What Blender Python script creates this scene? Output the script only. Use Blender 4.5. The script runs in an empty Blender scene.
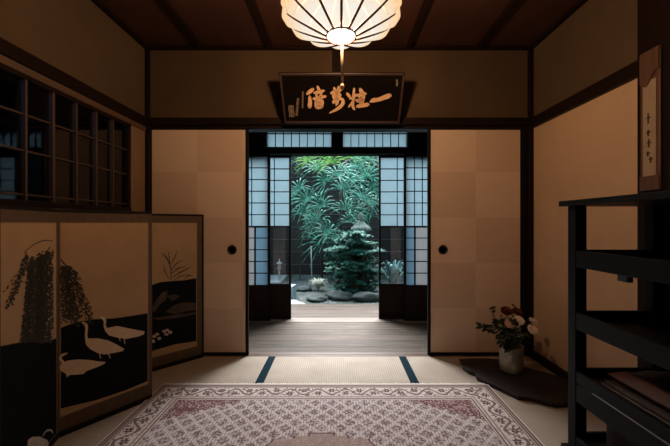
import bpy, math, random
from mathutils import Vector, Matrix, Euler
PI = math.pi
random.seed(7)
C = bpy.context.scene.collection
sc = bpy.context.scene

# ------------------------------------------------------------------ camera, world, light, exposure
F = 330.0; VX, VY = 338.0, 223.0; EYE = 1.05
cam = bpy.data.cameras.new('camera'); cam.sensor_width = 36; cam.lens = F/670*36
cam.shift_x = -(VX-335)/670; cam.clip_start = 0.02
co = bpy.data.objects.new('camera', cam); C.objects.link(co)
co.location = (0, 0, EYE); co.rotation_euler = (PI/2, 0, 0)
sc.camera = co
world = bpy.data.worlds.new('world'); sc.world = world; world.use_nodes = True
bg = world.node_tree.nodes['Background']; bg.inputs[0].default_value = (0.55, 0.80, 0.95, 1); bg.inputs[1].default_value = 2.6
sd = bpy.data.lights.new('overcast_sun', 'SUN'); sd.energy = 27.0; sd.angle = math.radians(60); sd.color = (1.0, 0.97, 0.96)
so = bpy.data.objects.new('overcast_sun', sd); C.objects.link(so)
so.rotation_euler = Vector((0.06, -0.85, -1.0)).to_track_quat('-Z', 'Y').to_euler()
sc.view_settings.view_transform = 'Standard'; sc.view_settings.look = 'None'
sc.view_settings.gamma = 1; sc.view_settings.use_curve_mapping = False
sc.view_settings.exposure = 0.0
sc.cycles.use_denoising = True
sc.cycles.max_bounces = 8; sc.cycles.transparent_max_bounces = 16
sc.cycles.caustics_reflective = False; sc.cycles.caustics_refractive = False
sc.cycles.sample_clamp_indirect = 4
LAMP_POWER = 250.0

# ------------------------------------------------------------------ helpers
def at(px, py, Y):
    return Vector(((px-VX)/F*Y, Y, EYE+(VY-py)/F*Y))
def ray_plane(px, py, p0, n):
    d = Vector(((px-VX)/F, 1, (VY-py)/F)); e = Vector((0, 0, EYE))
    t = (p0-e).dot(n)/d.dot(n)
    return e+d*t

class MB:
    def __init__(s): s.v = []; s.f = []; s.m = []
    def add(s, vs, fs, mi=0):
        o = len(s.v); s.v += [tuple(v) for v in vs]; s.f += [tuple(o+i for i in f) for f in fs]; s.m += [mi]*len(fs)
        return s
    def box(s, a, b, mi=0, M=None):
        x0, y0, z0 = a; x1, y1, z1 = b
        vs = [Vector(p) for p in ((x0,y0,z0),(x1,y0,z0),(x1,y1,z0),(x0,y1,z0),(x0,y0,z1),(x1,y0,z1),(x1,y1,z1),(x0,y1,z1))]
        if M is not None: vs = [M @ v for v in vs]
        return s.add(vs, [(0,3,2,1),(4,5,6,7),(0,1,5,4),(1,2,6,5),(2,3,7,6),(3,0,4,7)], mi)
    def bevbox(s, a, b, r=.004, mi=0, M=None):
        # box with chamfered edges
        x0,y0,z0 = a; x1,y1,z1 = b
        r = min(r, abs(x1-x0)/2.2, abs(y1-y0)/2.2, abs(z1-z0)/2.2)
        import bmesh
        bm = bmesh.new()
        vs = [bm.verts.new(p) for p in ((x0,y0,z0),(x1,y0,z0),(x1,y1,z0),(x0,y1,z0),(x0,y0,z1),(x1,y0,z1),(x1,y1,z1),(x0,y1,z1))]
        for f in ((0,3,2,1),(4,5,6,7),(0,1,5,4),(1,2,6,5),(2,3,7,6),(3,0,4,7)): bm.faces.new([vs[i] for i in f])
        bmesh.ops.bevel(bm, geom=list(bm.edges), offset=r, segments=2, profile=.5, affect='EDGES')
        bm.verts.index_update()
        vv = [v.co.copy() for v in bm.verts]
        if M is not None: vv = [M @ v for v in vv]
        s.add(vv, [[v.index for v in f.verts] for f in bm.faces], mi); bm.free()
        return s
    def tube(s, pts, r, n=8, mi=0, cap=True):
        pts = [Vector(p) for p in pts]; rs = r if isinstance(r, (list, tuple)) else [r]*len(pts)
        vs = []; fs = []
        up = Vector((0,0,1))
        for i, p in enumerate(pts):
            t = (pts[min(i+1,len(pts)-1)]-pts[max(i-1,0)]).normalized()
            a = t.cross(up)
            if a.length < .05: a = t.cross(Vector((0,1,0)))
            a.normalize(); b = a.cross(t).normalized()
            for k in range(n):
                an = 2*PI*k/n; vs.append(p+(a*math.cos(an)+b*math.sin(an))*rs[i])
        for i in range(len(pts)-1):
            for k in range(n):
                k2 = (k+1)%n; fs.append((i*n+k, i*n+k2, (i+1)*n+k2, (i+1)*n+k))
        if cap: fs.append(tuple(range(n))[::-1]); fs.append(tuple((len(pts)-1)*n+k for k in range(n)))
        return s.add(vs, fs, mi)
    def lathe(s, prof, c=(0,0,0), n=24, mi=0, fn=None):
        vs = []; fs = []; m = len(prof)
        for k in range(n):
            a = 2*PI*k/n
            for (r, z) in prof:
                rr = r*(fn(a, z) if fn else 1)
                vs.append((c[0]+rr*math.cos(a), c[1]+rr*math.sin(a), c[2]+z))
        for k in range(n):
            for i in range(m-1):
                k2 = (k+1)%n; fs.append((k*m+i, k2*m+i, k2*m+i+1, k*m+i+1))
        return s.add(vs, fs, mi)
    def prism(s, outline, z0, z1, mi=0):
        n = len(outline)
        vs = [(x,y,z0) for x,y in outline]+[(x,y,z1) for x,y in outline]
        fs = [tuple(range(n))[::-1], tuple(range(n,2*n))]+[(i,(i+1)%n,n+(i+1)%n,n+i) for i in range(n)]
        return s.add(vs, fs, mi)
    def blob(s, c, r, seed=0, amp=.2, n=16, mi=0, squash=(1,1,1)):
        from mathutils import noise
        vs = []; fs = []; m = n//2
        for i in range(m+1):
            th = PI*i/m
            for k in range(n):
                ph = 2*PI*k/n
                d = Vector((math.sin(th)*math.cos(ph), math.sin(th)*math.sin(ph), math.cos(th)))
                q = r*(1+amp*noise.noise(d*1.7+Vector((seed*3.1,seed,0)))*1.6)
                vs.append((c[0]+d.x*q*squash[0], c[1]+d.y*q*squash[1], c[2]+d.z*q*squash[2]))
        for i in range(m):
            for k in range(n):
                k2 = (k+1)%n; fs.append((i*n+k, (i+1)*n+k, (i+1)*n+k2, i*n+k2))
        return s.add(vs, fs, mi)
    def build(s, name, mats, parent=None, smooth=False, kind=None):
        me = bpy.data.meshes.new(name); me.from_pydata(s.v, [], s.f)
        if not isinstance(mats, (list, tuple)): mats = [mats]
        for m in mats: me.materials.append(m)
        me.polygons.foreach_set('material_index', s.m)
        if smooth: me.polygons.foreach_set('use_smooth', [True]*len(s.f))
        me.update()
        o = bpy.data.objects.new(name, me); C.objects.link(o)
        if parent is not None:
            o.parent = parent; o.matrix_parent_inverse = parent.matrix_world.inverted()
        if kind: o['kind'] = kind
        return o

def empty(name, loc, label=None, cat=None, group=None, kind=None):
    o = bpy.data.objects.new(name, None); C.objects.link(o); o.location = loc
    o.matrix_world = Matrix.Translation(Vector(loc))
    return tag(o, label, cat, group, kind)
def tag(o, label=None, cat=None, group=None, kind=None):
    if label: o['label'] = label
    if cat: o['category'] = cat
    if group: o['group'] = group
    if kind: o['kind'] = kind
    return o
def copy_tree(o, parent=None):
    c = o.copy(); C.objects.link(c); c.parent = parent
    for ch in list(o.children): copy_tree(ch, c)
    return c

# ------------------------------------------------------------------ materials
class NT:
    """tiny expression helper on a node tree"""
    def __init__(s, name):
        s.mat = bpy.data.materials.new(name); s.mat.use_nodes = True; s.t = s.mat.node_tree
        s.b = s.t.nodes['Principled BSDF']; s.out = s.t.nodes['Material Output']
        s.obj = s.t.nodes.new('ShaderNodeTexCoord').outputs['Object']
    def n(s, ty, **kw):
        nd = s.t.nodes.new(ty)
        for k, v in kw.items(): setattr(nd, k, v)
        return nd
    def set(s, sock, v):
        if isinstance(v, bpy.types.NodeSocket): s.t.links.new(v, sock)
        elif isinstance(v, (tuple, list)) and len(v) == 3 and sock.type == 'RGBA': sock.default_value = (*v, 1)
        else: sock.default_value = v
    def m(s, op, a, b=0.0, c=0.0):
        nd = s.n('ShaderNodeMath', operation=op)
        s.set(nd.inputs[0], a); s.set(nd.inputs[1], b); s.set(nd.inputs[2], c)
        return nd.outputs[0]
    def xyz(s, v=None):
        nd = s.n('ShaderNodeSeparateXYZ'); s.set(nd.inputs[0], v or s.obj); return nd.outputs
    def comb(s, x, y, z=0.0):
        nd = s.n('ShaderNodeCombineXYZ')
        for i, q in enumerate((x,y,z)): s.set(nd.inputs[i], q)
        return nd.outputs[0]
    def mapp(s, scale, v=None):
        nd = s.n('ShaderNodeMapping'); s.set(nd.inputs[0], v or s.obj); nd.inputs['Scale'].default_value = scale
        return nd.outputs[0]
    def noise(s, scale, v=None, detail=4, rough=.6):
        nd = s.n('ShaderNodeTexNoise'); s.set(nd.inputs['Vector'], v or s.obj); nd.inputs['Scale'].default_value = scale
        nd.inputs['Detail'].default_value = detail; nd.inputs['Roughness'].default_value = rough
        return nd.outputs[0]
    def vor(s, scale, v=None, out=0, feature='F1'):
        nd = s.n('ShaderNodeTexVoronoi', feature=feature); s.set(nd.inputs['Vector'], v or s.obj); nd.inputs['Scale'].default_value = scale
        return nd.outputs[out]
    def mix(s, f, a, b):
        nd = s.n('ShaderNodeMix', data_type='RGBA'); s.set(nd.inputs[0], f); s.set(nd.inputs[6], a); s.set(nd.inputs[7], b)
        return nd.outputs[2]
    def ramp(s, f, stops, interp='LINEAR'):
        nd = s.n('ShaderNodeValToRGB'); cr = nd.color_ramp; cr.interpolation = interp
        while len(cr.elements) < len(stops): cr.elements.new(0.5)
        for e, (p, c) in zip(cr.elements, stops): e.position = p; e.color = (*c, 1) if len(c) == 3 else c
        s.set(nd.inputs[0], f); return nd.outputs[0]
    def done(s, col, rough=.6, bump=None, bs=.3, bd=.01, **kw):
        s.set(s.b.inputs['Base Color'], col); s.set(s.b.inputs['Roughness'], rough)
        for k, v in kw.items(): s.set(s.b.inputs[k], v)
        if bump is not None:
            nd = s.n('ShaderNodeBump'); nd.inputs['Strength'].default_value = bs; nd.inputs['Distance'].default_value = bd
            s.set(nd.inputs['Height'], bump); s.t.links.new(nd.outputs[0], s.b.inputs['Normal'])
        return s.mat

def mul(c, k): return tuple(x*k for x in c)
def plain(name, c, rough=.6, var=.15, scale=8, bump=.15, **kw):
    t = NT(name); nz = t.noise(scale)
    col = t.ramp(nz, [(.3, mul(c, 1-var)), (.7, mul(c, 1+var))])
    return t.done(col, rough, bump=nz, bs=bump, bd=.003, **kw)
def wood(name, c, axis=0, rough=.5, var=.35, scale=1.0, bump=.2, **kw):
    t = NT(name); sc_ = [18*scale]*3; sc_[axis] = 1.1*scale
    v = t.mapp(tuple(sc_)); nz = t.noise(2.2, v, 6, .65)
    col = t.ramp(nz, [(.25, mul(c, 1-var)), (.5, c), (.75, mul(c, 1+var))])
    return t.done(col, rough, bump=nz, bs=bump, bd=.002, **kw)

M = {}
M['dark_wood_x'] = wood('dark_wood_x', (.010, .0045, .003), 0, **{'Specular IOR Level': .15})
M['dark_wood_y'] = wood('dark_wood_y', (.010, .0045, .003), 1, **{'Specular IOR Level': .15})
M['dark_wood_z'] = wood('dark_wood_z', (.010, .0045, .003), 2, **{'Specular IOR Level': .15})
M['black_wood_x'] = wood('black_wood_x', (.0055, .005, .005), 0, .6, **{'Specular IOR Level': .15})
M['black_wood_z'] = wood('black_wood_z', (.0055, .005, .005), 2, .6, **{'Specular IOR Level': .15})
M['lintel_strip'] = wood('lintel_strip', (.09, .05, .027), 1, .6, .25)
M['sill'] = wood('pale_sill', (.17, .14, .12), 0, .4, .3)
M['rail'] = wood('rail', (.10, .06, .04), 0, .5, .3)
M['wall_upper'] = plain('mud_plaster_dimmed', (.072, .045, .022), .95, .12, 3, .2)  # dark plaster, darkened further in place of the lamp's weaker light up here
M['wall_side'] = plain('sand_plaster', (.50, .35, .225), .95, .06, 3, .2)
M['wall_rear'] = plain('rear_plaster', (.30, .20, .12), .95, .1, 3, .2)
M['lacquer'] = plain('black_lacquer', (.0055, .007, .0085), .5, .2, 4, .05, **{'Specular IOR Level': .12})
M['black_metal'] = plain('black_metal', (.01, .01, .01), .4, .2, 30, .1)
M['bright_edge'] = plain('edge_highlight', (.20, .20, .20), .45, .2, 30, .1)
M['twine'] = plain('cord_peach', (.85, .60, .40), .8, .1, 60, .2)

# ceiling boards
t = NT('ceiling_boards'); x, y, z = t.xyz()
v = t.mapp((10, .7, 1)); nz = t.noise(2.5, v, 6, .6)
idx = t.m('FLOOR', t.m('DIVIDE', y, .30)); wn = t.n('ShaderNodeTexWhiteNoise', noise_dimensions='1D'); t.set(wn.inputs['W'], idx)
c0 = t.ramp(nz, [(.25, (.019, .007, .004)), (.7, (.046, .016, .009))])
c1 = t.mix(t.m('MULTIPLY', wn.outputs[0], .4), c0, (.06, .022, .012))
M['ceiling'] = t.done(c1, .5, bump=nz, bs=.15, bd=.002)

# tatami
t = NT('tatami_weave'); x, y, z = t.xyz()
rib = t.m('SINE', t.m('MULTIPLY', x, 2*PI/.0150)); wv = t.m('SINE', t.m('MULTIPLY', y, 2*PI/.009))
h = t.m('ADD', t.m('MULTIPLY', rib, .5), t.m('MULTIPLY', t.m('MULTIPLY', rib, wv), .2)); h = t.m('ADD', h, .5)
nz = t.noise(5, None, 4)
base = t.ramp(nz, [(.3, (.36, .31, .245)), (.7, (.46, .40, .33))])
col = t.mix(t.m('MULTIPLY', t.m('SUBTRACT', 1.0, h), .45), base, (.20, .14, .09))
M['tatami'] = t.done(col, .75, bump=h, bs=.5, bd=.0015)
t = NT('tatami_border_cloth'); x, y, z = t.xyz()
h = t.m('SINE', t.m('MULTIPLY', y, 2*PI/.006)); M['heri'] = t.done(t.mix(t.m('MULTIPLY', t.m('ADD', h, 1.0), .2), (.006, .022, .034), (.012, .03, .04)), .9, bump=h, bs=.3, bd=.001, **{'Specular IOR Level': .05})

# engawa boards along x
t = NT('weathered_boards'); x, y, z = t.xyz()
v = t.mapp((1.0, 16, 1)); nz = t.noise(2.6, v, 7, .7)
idx = t.m('FLOOR', t.m('DIVIDE', y, .155)); wn = t.n('ShaderNodeTexWhiteNoise', noise_dimensions='1D'); t.set(wn.inputs['W'], idx)
fr = t.m('FRACT', t.m('DIVIDE', y, .155)); gap = t.m('LESS_THAN', fr, .07)
c0 = t.ramp(nz, [(.30, (.030, .022, .016)), (.5, (.065, .053, .042)), (.70, (.15, .125, .102))])
c1 = t.mix(t.m('MULTIPLY', wn.outputs[0], .45), c0, (.12, .09, .075)); c2 = t.mix(gap, c1, (.02, .016, .013))
M['engawa'] = t.done(c2, .62, bump=t.m('SUBTRACT', nz, gap), bs=.5, bd=.004, **{'Specular IOR Level': .22})

# fusuma paper: checker of silk-sheen squares
t = NT('fusuma_paper'); x, y, z = t.xyz()
ck = t.m('FLOORED_MODULO', t.m('ADD', t.m('FLOOR', t.m('DIVIDE', x, .3635)), t.m('FLOOR', t.m('DIVIDE', t.m('SUBTRACT', z, .012), .3605))), 2.0)
fx = t.m('ABSOLUTE', t.m('SUBTRACT', t.m('FRACT', t.m('DIVIDE', x, .3635)), .5)); fz = t.m('ABSOLUTE', t.m('SUBTRACT', t.m('FRACT', t.m('DIVIDE', t.m('SUBTRACT', z, .012), .3605)), .5))
seam = t.m('GREATER_THAN', t.m('MAXIMUM', fx, fz), .492)
nz = t.noise(4); base = t.mix(t.m('MULTIPLY', ck, .8), (.70, .54, .41), (.59, .445, .33))
base = t.mix(t.m('MULTIPLY', nz, .25), base, (.50, .33, .22)); base = t.mix(t.m('MULTIPLY', seam, .35), base, (.66, .50, .36))
M['fusuma'] = t.done(base, .7, bump=t.noise(120), bs=.08, bd=.001)

# shoji paper: translucent
def paper(name, tint, trans=.75):
    t = NT(name); nz = t.noise(35, t.mapp((1, 1, .4)), 3)
    c = t.mix(nz, mul(tint, .86), tint)
    tr = t.n('ShaderNodeBsdfTranslucent'); df = t.n('ShaderNodeBsdfDiffuse'); mx = t.n('ShaderNodeMixShader')
    t.set(tr.inputs[0], c); t.set(df.inputs[0], c); mx.inputs[0].default_value = trans
    t.t.links.new(df.outputs[0], mx.inputs[1]); t.t.links.new(tr.outputs[0], mx.inputs[2]); t.t.links.new(mx.outputs[0], t.out.inputs[0])
    return t.mat
M['shoji'] = paper('shoji_paper', (.33, .42, .46))
M['shoji_white'] = paper('shoji_paper_white', (.38, .40, .42), .62)
# clear / old glass
def glass(name, tint, rough=.02, thru=.85):
    t = NT(name)
    tp = t.n('ShaderNodeBsdfTransparent'); gl = t.n('ShaderNodeBsdfGlossy'); mx = t.n('ShaderNodeMixShader'); fr = t.n('ShaderNodeFresnel'); fr.inputs[0].default_value = 1.5
    t.set(tp.inputs[0], mul(tint, thru)); gl.inputs['Roughness'].default_value = rough
    wob = t.noise(3, None, 2); bp = t.n('ShaderNodeBump'); bp.inputs['Strength'].default_value = .08; bp.inputs['Distance'].default_value = .01
    t.set(bp.inputs['Height'], wob); t.t.links.new(bp.outputs[0], gl.inputs['Normal']); t.t.links.new(bp.outputs[0], fr.inputs['Normal'])
    t.t.links.new(fr.outputs[0], mx.inputs[0]); t.t.links.new(tp.outputs[0], mx.inputs[1]); t.t.links.new(gl.outputs[0], mx.inputs[2])
    t.t.links.new(mx.outputs[0], t.out.inputs[0]); return t.mat
M['glass'] = glass('clear_glass', (.92, .97, 1.0))
M['glass_old'] = glass('old_window_glass', (.55, .72, 1.0), .03, .45)
M['glass_haze'] = paper('frosted_glass', (.19, .26, .31), .9)

# ------------------------------------------------------------------ room shell
XL, XR, YB, YR, H = -1.512, 1.528, 2.60, -1.3, 2.43
NZ0, NZ1 = 1.802, 1.868
def struct(name, mb, m, parent=None, label=None):
    o = mb.build(name, m, parent)
    if parent is None: o['kind'] = 'structure'
    if label: o['label'] = label
    return o
# tatami floor: three mats side by side with two cloth borders
fl = struct('floor', MB().box((XL-.05, YR-.05, -.06), (XR+.05, YB, -.002)).box((XL, YR, -.002), (-.545, YB-.005, 0)).box((-.489, YR, -.002), (.477, YB-.005, 0)).box((.533, YR, -.002), (XR, YB-.005, 0)), M['tatami'])
for xx in (-.545, .477):
    o = struct('tatami_border', MB().box((xx, YR, -.002), (xx+.056, YB-.005, .0012)), M['heri'], fl); o['label'] = 'dark teal cloth border'
struct('floor_corridor', MB().box((-3, 2.68, -.06), (3, 3.50, -.004)), M['engawa'])
struct('floor_veranda', MB().box((-3, 3.66, -.06), (3, 4.33, -.012)), M['engawa'])
struct('trim_1', MB().bevbox((-3, YB-.004, -.06), (3, 2.68, .001), .002).box((-.8, 2.625, .001), (.8, 2.632, .003)), M['rail'])     # sliding door sill
struct('trim_2', MB().bevbox((-3, 3.50, -.06), (3, 3.66, .001), .002), M['sill'])                        # shoji sill
# ceiling with battens
ce = struct('ceiling', MB().box((XL-.1, YR-.1, H), (XR+.1, YB+.1, H+.08)), M['ceiling'])
bt = MB()
for xx in (-1.07, -.53, .01, .55, 1.09): bt.bevbox((xx-.019, YR, H-.032), (xx+.019, YB-.03, H), .004)
bt.build('batten', M['dark_wood_y'], ce)
struct('trim_3', MB().bevbox((XL, YB-.035, H-.022), (XR, YB, H), .003).bevbox((XL, YR, H-.022), (XL+.035, YB, H), .003).bevbox((XR-.035, YR, H-.022), (XR, YB, H), .003), M['dark_wood_x'])
# back wall above the lintel
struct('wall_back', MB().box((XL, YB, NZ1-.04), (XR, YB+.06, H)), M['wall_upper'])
struct('trim_4', MB().bevbox((XL, YB-.045, NZ0+.015), (XR, YB+.06, NZ1), .004), M['dark_wood_x'])          # nageshi
struct('trim_5', MB().bevbox((XL, YB, 1.792), (XR, YB+.10, NZ0+.02), .003), M['dark_wood_x'])          # track
struct('trim_6', MB().bevbox((-.045, YB-.02, NZ1), (.045, YB+.02, H-.02), .004), M['dark_wood_z'])       # short post above lintel
# corner posts
struct('trim_7', MB().bevbox((XL-.02, YB-.02, 0), (XL+.033, YB+.1, H), .006), M['dark_wood_z'])
struct('trim_8', MB().bevbox((XR-.035, YB-.025, 0), (XR+.02, YB+.1, H), .006).bevbox((XR-.085, YB+.01, 0), (XR-.03, YB+.09, NZ0), .006), M['dark_wood_z'])
# right wall
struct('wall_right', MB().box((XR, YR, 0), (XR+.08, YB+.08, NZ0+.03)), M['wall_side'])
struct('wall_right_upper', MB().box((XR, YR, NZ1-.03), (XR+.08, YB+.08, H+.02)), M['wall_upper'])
struct('trim_9', MB().bevbox((XR-.028, YR, NZ0-.012), (XR+.02, YB, NZ1), .004), M['dark_wood_y'])
struct('baseboard_right', MB().bevbox((XR-.028, 1.70, 0), (XR, YB-.03, .060), .004), M['dark_wood_y'])
struct('trim_10', MB().bevbox((XR-.03, 1.30, 0), (XR+.05, 1.655, H-.02), .006), M['dark_wood_z'])        # big post on right wall
# left wall: plaster around the window
WY1, WZ0, WZ1 = 2.40, 1.13, 1.765; WY0 = -.2
struct('wall_left', MB().box((XL-.08, YR, 0), (XL, YB+.08, WZ0)).box((XL-.08, WY1, WZ0), (XL-.004, YB+.08, NZ0+.02)).box((XL-.08, YR, WZ0), (XL, WY0, NZ0+.02)), M['wall_side'])
M['brown_board'] = wood('brown_board', (.20, .125, .07), 2, .7, .2)
struct('trim_13', MB().bevbox((XL-.006, WY1+.002, 0), (XL+.004, YB-.02, WZ1), .002), M['brown_board'])
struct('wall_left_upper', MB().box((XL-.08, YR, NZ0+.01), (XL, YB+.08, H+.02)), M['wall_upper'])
struct('trim_11', MB().bevbox((XL-.02, YR, NZ0), (XL+.03, YB, NZ1), .004), M['dark_wood_y'])
struct('trim_12', MB().bevbox((XL-.02, YR, WZ1), (XL+.012, YB-.02, NZ0), .003), M['lintel_strip'])
struct('baseboard_left', MB().bevbox((XL, YR, 0), (XL+.02, YB-.03, .05), .004), M['dark_wood_y'])
struct('wall_rear', MB().box((XL-.08, YR-.08, 0), (XR+.08, YR, H+.02)), M['wall_rear'])
# window_1 in the left wall
w = empty('window_1', (XL, 1.1, WZ0), kind='structure', label='dark latticed glass window in the left wall above the folding screen')
MB().bevbox((XL-.05, WY0, WZ0), (XL+.012, WY1, WZ0+.03), .003).bevbox((XL-.05, WY0, WZ1-.022), (XL+.008, WY1, WZ1), .003).bevbox((XL-.05, WY1-.03, WZ0), (XL+.008, WY1, WZ1), .003).bevbox((XL-.05, WY0, WZ0), (XL+.008, WY0+.03, WZ1), .003).build('window_frame', M['dark_wood_y'], w)
mu = MB(); yy = 2.374-.155
mb2 = MB(); k = 0
while yy > WY0+.05:
    wd = .0055 if k % 2 == 0 else .0075
    mu.bevbox((XL-.022, yy-wd, WZ0+.03), (XL+.004, yy+wd, WZ1-.02), .002); yy -= .155; k += 1
for zz in (1.575, 1.40, 1.187): mu.bevbox((XL-.026, WY0+.03, zz-.0045), (XL-.002, WY1-.03, zz+.0045), .002)
M['lattice_brown'] = wood('window_lattice_wood', (.05, .03, .019), 2)
mu.build('lattice', M['lattice_brown'], w)
MB().box((XL-.020, WY0+.02, WZ0+.02), (XL-.017, WY1-.02, WZ1-.02)).build('pane', M['glass_old'], w)
# side passage seen through window_1
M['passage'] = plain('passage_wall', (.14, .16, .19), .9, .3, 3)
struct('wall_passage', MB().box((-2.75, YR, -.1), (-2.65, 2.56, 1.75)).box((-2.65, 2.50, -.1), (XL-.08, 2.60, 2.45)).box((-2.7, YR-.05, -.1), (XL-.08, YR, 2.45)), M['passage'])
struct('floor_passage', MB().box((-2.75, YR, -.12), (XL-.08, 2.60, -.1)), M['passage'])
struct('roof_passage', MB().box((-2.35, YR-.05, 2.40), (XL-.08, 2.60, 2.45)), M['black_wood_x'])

# ------------------------------------------------------------------ fusuma (door_1, door_2)
def fusuma(name, x0, x1, pull_x, label):
    e = empty(name, ((x0+x1)/2, 2.61, 0), label=label, kind='structure')
    y0, y1 = 2.612, 2.636; z0, z1 = .004, 1.800; fr = .022
    ox = x0+.015
    o = MB().box((0, 0, z0+.01), (x1-x0-.03, y1-y0-.006, z1-.01)).build('paper_panel', M['fusuma'], e)
    o.matrix_world = Matrix.Translation((ox, y0+.003, 0))
    f = MB()
    f.bevbox((x0, y0-.004, z0), (x0+fr, y1, z1), .003).bevbox((x1-fr, y0-.004, z0), (x1, y1, z1), .003)
    f.bevbox((x0, y0-.004, z0), (x1, y1, z0+.022), .003).bevbox((x0, y0-.004, z1-.012), (x1, y1, z1), .003)
    f.build('door_frame', M['black_wood_z'], e)
    hk = MB().lathe([(0, .004), (.026, .004), (.030, -.002), (.036, -.002), (.038, .003), (.038, .006)], n=28)
    hk.v = [(a+pull_x, y0-.004+c+.003, b+.838) for a, b, c in hk.v]
    hk.build('finger_pull', M['black_metal'], e, smooth=True)
    return e
fusuma('door_1', XL+.016, -.710, -.840, 'left sliding paper door with round black finger pull')
fusuma('door_2', .712, XR-.035, .832, 'right sliding paper door with round black finger pull')
o = struct('wall_corridor', MB().box((-3.05, 2.70, -.1), (-.98, 2.74, 2.45)).box((.98, 2.70, -.1), (3.05, 2.74, 2.45)).box((-3.05, 2.66, NZ0), (3.05, 2.70, 2.45)).box((-3.1, 2.66, -.1), (-3.0, 3.6, 2.45)).box((3.0, 2.66, -.1), (3.1, 3.6, 2.45)), M['dark_wood_x'])
struct('ceiling_corridor', MB().box((-3.1, 2.62, 2.30), (3.1, 3.70, 2.40)), M['dark_wood_x'])
struct('roof_eave', MB().box((-3.2, 3.6, 2.44), (3.2, 3.98, 2.48)), M['black_wood_x'])

# ------------------------------------------------------------------ shoji doors and transoms at the veranda edge
YS = 3.57
def X(px, Y=YS): return (px-VX)/F*Y
def Z(py, Y=YS): return EYE+(VY-py)/F*Y
struct('wall_veranda', MB().box((-3, 3.52, 2.075), (3, 3.66, 2.40)).box((-3, 3.52, Z(148.4)), (X(267), 3.66, 2.08)).box((X(407), 3.52, Z(148.4)), (3, 3.66, 2.08)).box((X(331.4), 3.52, Z(148.4)), (X(343), 3.66, 2.08)).box((-3, 3.52, Z(154.6)), (3, 3.66, Z(147.9))), M['black_wood_x'])
for nm, a, b in (('window_2', 267, 331.4), ('window_3', 343, 407)):
    e = empty(nm, (X((a+b)/2), 3.6, Z(148)), kind='structure', label='transom of pale paper above the veranda doors, '+('left half' if nm == 'window_2' else 'right half'))
    g = MB(); z0, z1 = Z(148), 2.08
    for k in range(1, 8): xx = X(a)+(X(b)-X(a))*k/8; g.box((xx-.004, 3.585, z0), (xx+.004, 3.60, z1))
    g.box((X(a), 3.583, Z(133.6)), (X(b), 3.60, Z(132.8)))
    g.build('lattice', M['black_wood_z'], e)
    MB().box((X(a), 3.601, z0), (X(b), 3.603, z1)).build('pane', M['shoji'], e)
ROWS = [156.6+11.62*k for k in range(12)]         # lattice spacing, from the top rail to the foot panel
def door(name, px0, px1, Y, stile_r, stile_l, uprights, low_uprights, cells, label):
    """cells: (px0, px1, material) of the lower glazed part"""
    e = empty(name, (X((px0+px1)/2), Y, .012), kind='structure', label=label)
    xa, xb = X(px0), X(px1); zt = Z(154.9); zb = .002; zp = Z(284.6); zm = Z(226.6)
    f = MB()
    f.bevbox((xa, Y, zb), (xa+stile_l, Y+.03, zt), .002).bevbox((xb-stile_r, Y, zb), (xb, Y+.03, zt), .002)
    f.bevbox((xa, Y, zt-.02), (xb, Y+.03, zt), .002).bevbox((xa, Y, zp-.018), (xb, Y+.03, zp), .002).bevbox((xa, Y, zb), (xb, Y+.03, zb+.045), .002)
    f.bevbox((xa, Y+.004, zm-.008), (xb, Y+.026, zm+.008), .002)
    f.build('door_frame', M['black_wood_z'], e)
    MB().box((xa+.01, Y+.008, zb+.01), (xb-.01, Y+.022, zp-.01)).build('kick_panel', M['dark_wood_x'], e)
    g = MB()
    for r in ROWS[1:6]: g.box((xa+.01, Y+.006, Z(r)-.005), (xb-.01, Y+.018, Z(r)+.005))
    for u in uprights: g.box((X(u)-.004, Y+.006, zm), (X(u)+.004, Y+.018, zt-.01))
    for u in low_uprights: g.box((X(u)-.008, Y+.004, zp-.01), (X(u)+.008, Y+.02, zm))
    for (a, b, m) in cells:
        if m != 'glass':
            for r in ROWS[7:11]: g.box((X(a), Y+.006, Z(r)-.005), (X(b), Y+.018, Z(r)+.005))
    g.build('lattice', M['black_wood_x'], e)
    MB().box((xa+.01, Y+.019, zm), (xb-.01, Y+.021, zt-.01)).build('paper', M['shoji'], e)
    for (a, b, m) in cells:
        MB().box((X(a), Y+.019, zp-.01), (X(b), Y+.021, zm)).build('pane', M[m], e)
    return e
door('door_3', 212, 270.6, 3.535, .026, .03, [252.3, 234], [255.6], [(216, 255.6, 'shoji_white'), (255.6, 269, 'glass_haze')], 'outer left veranda door with paper lattice, nearer the paper door')
door('door_4', 266.5, 290.4, 3.605, .020, .01, [273.5], [], [(268, 289, 'glass')], 'inner left veranda door with clear lower pane beside the garden opening')
door('door_5', 403.4, 462, 3.535, .03, .024, [414, 421.8, 440], [414.4], [(406, 414.4, 'glass_haze'), (414.4, 458, 'shoji_white')], 'outer right veranda door with paper lattice, nearer the paper door')
door('door_6', 379.4, 406.5, 3.605, .01, .020, [398], [], [(381, 405, 'glass')], 'inner right veranda door with clear lower pane beside the garden opening')

# ------------------------------------------------------------------ rug
RX0, RX1, RY1, RY0 = -1.130, .968, 2.128, -.95
RCX, RCY = (RX0+RX1)/2, (RY0+RY1)/2; RW, RL = (RX1-RX0)/2, (RY1-RY0)/2
t = NT('rug_pile'); x, y, z = t.xyz()
ax, ay = t.m('ABSOLUTE', x), t.m('ABSOLUTE', y)
dx, dy = t.m('SUBTRACT', RW, ax), t.m('SUBTRACT', RL, ay); d = t.m('MINIMUM', dx, dy)
cream, beige, wine, brown, navy, grey = (.66,.60,.58), (.50,.40,.35), (.12,.026,.036), (.16,.10,.09), (.025,.02,.032), (.22,.15,.175)
# along-the-border coordinate
isx = t.m('LESS_THAN', dx, dy)
al = t.m('ADD', t.m('MULTIPLY', isx, y), t.m('MULTIPLY', t.m('SUBTRACT', 1.0, isx), x))
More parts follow.
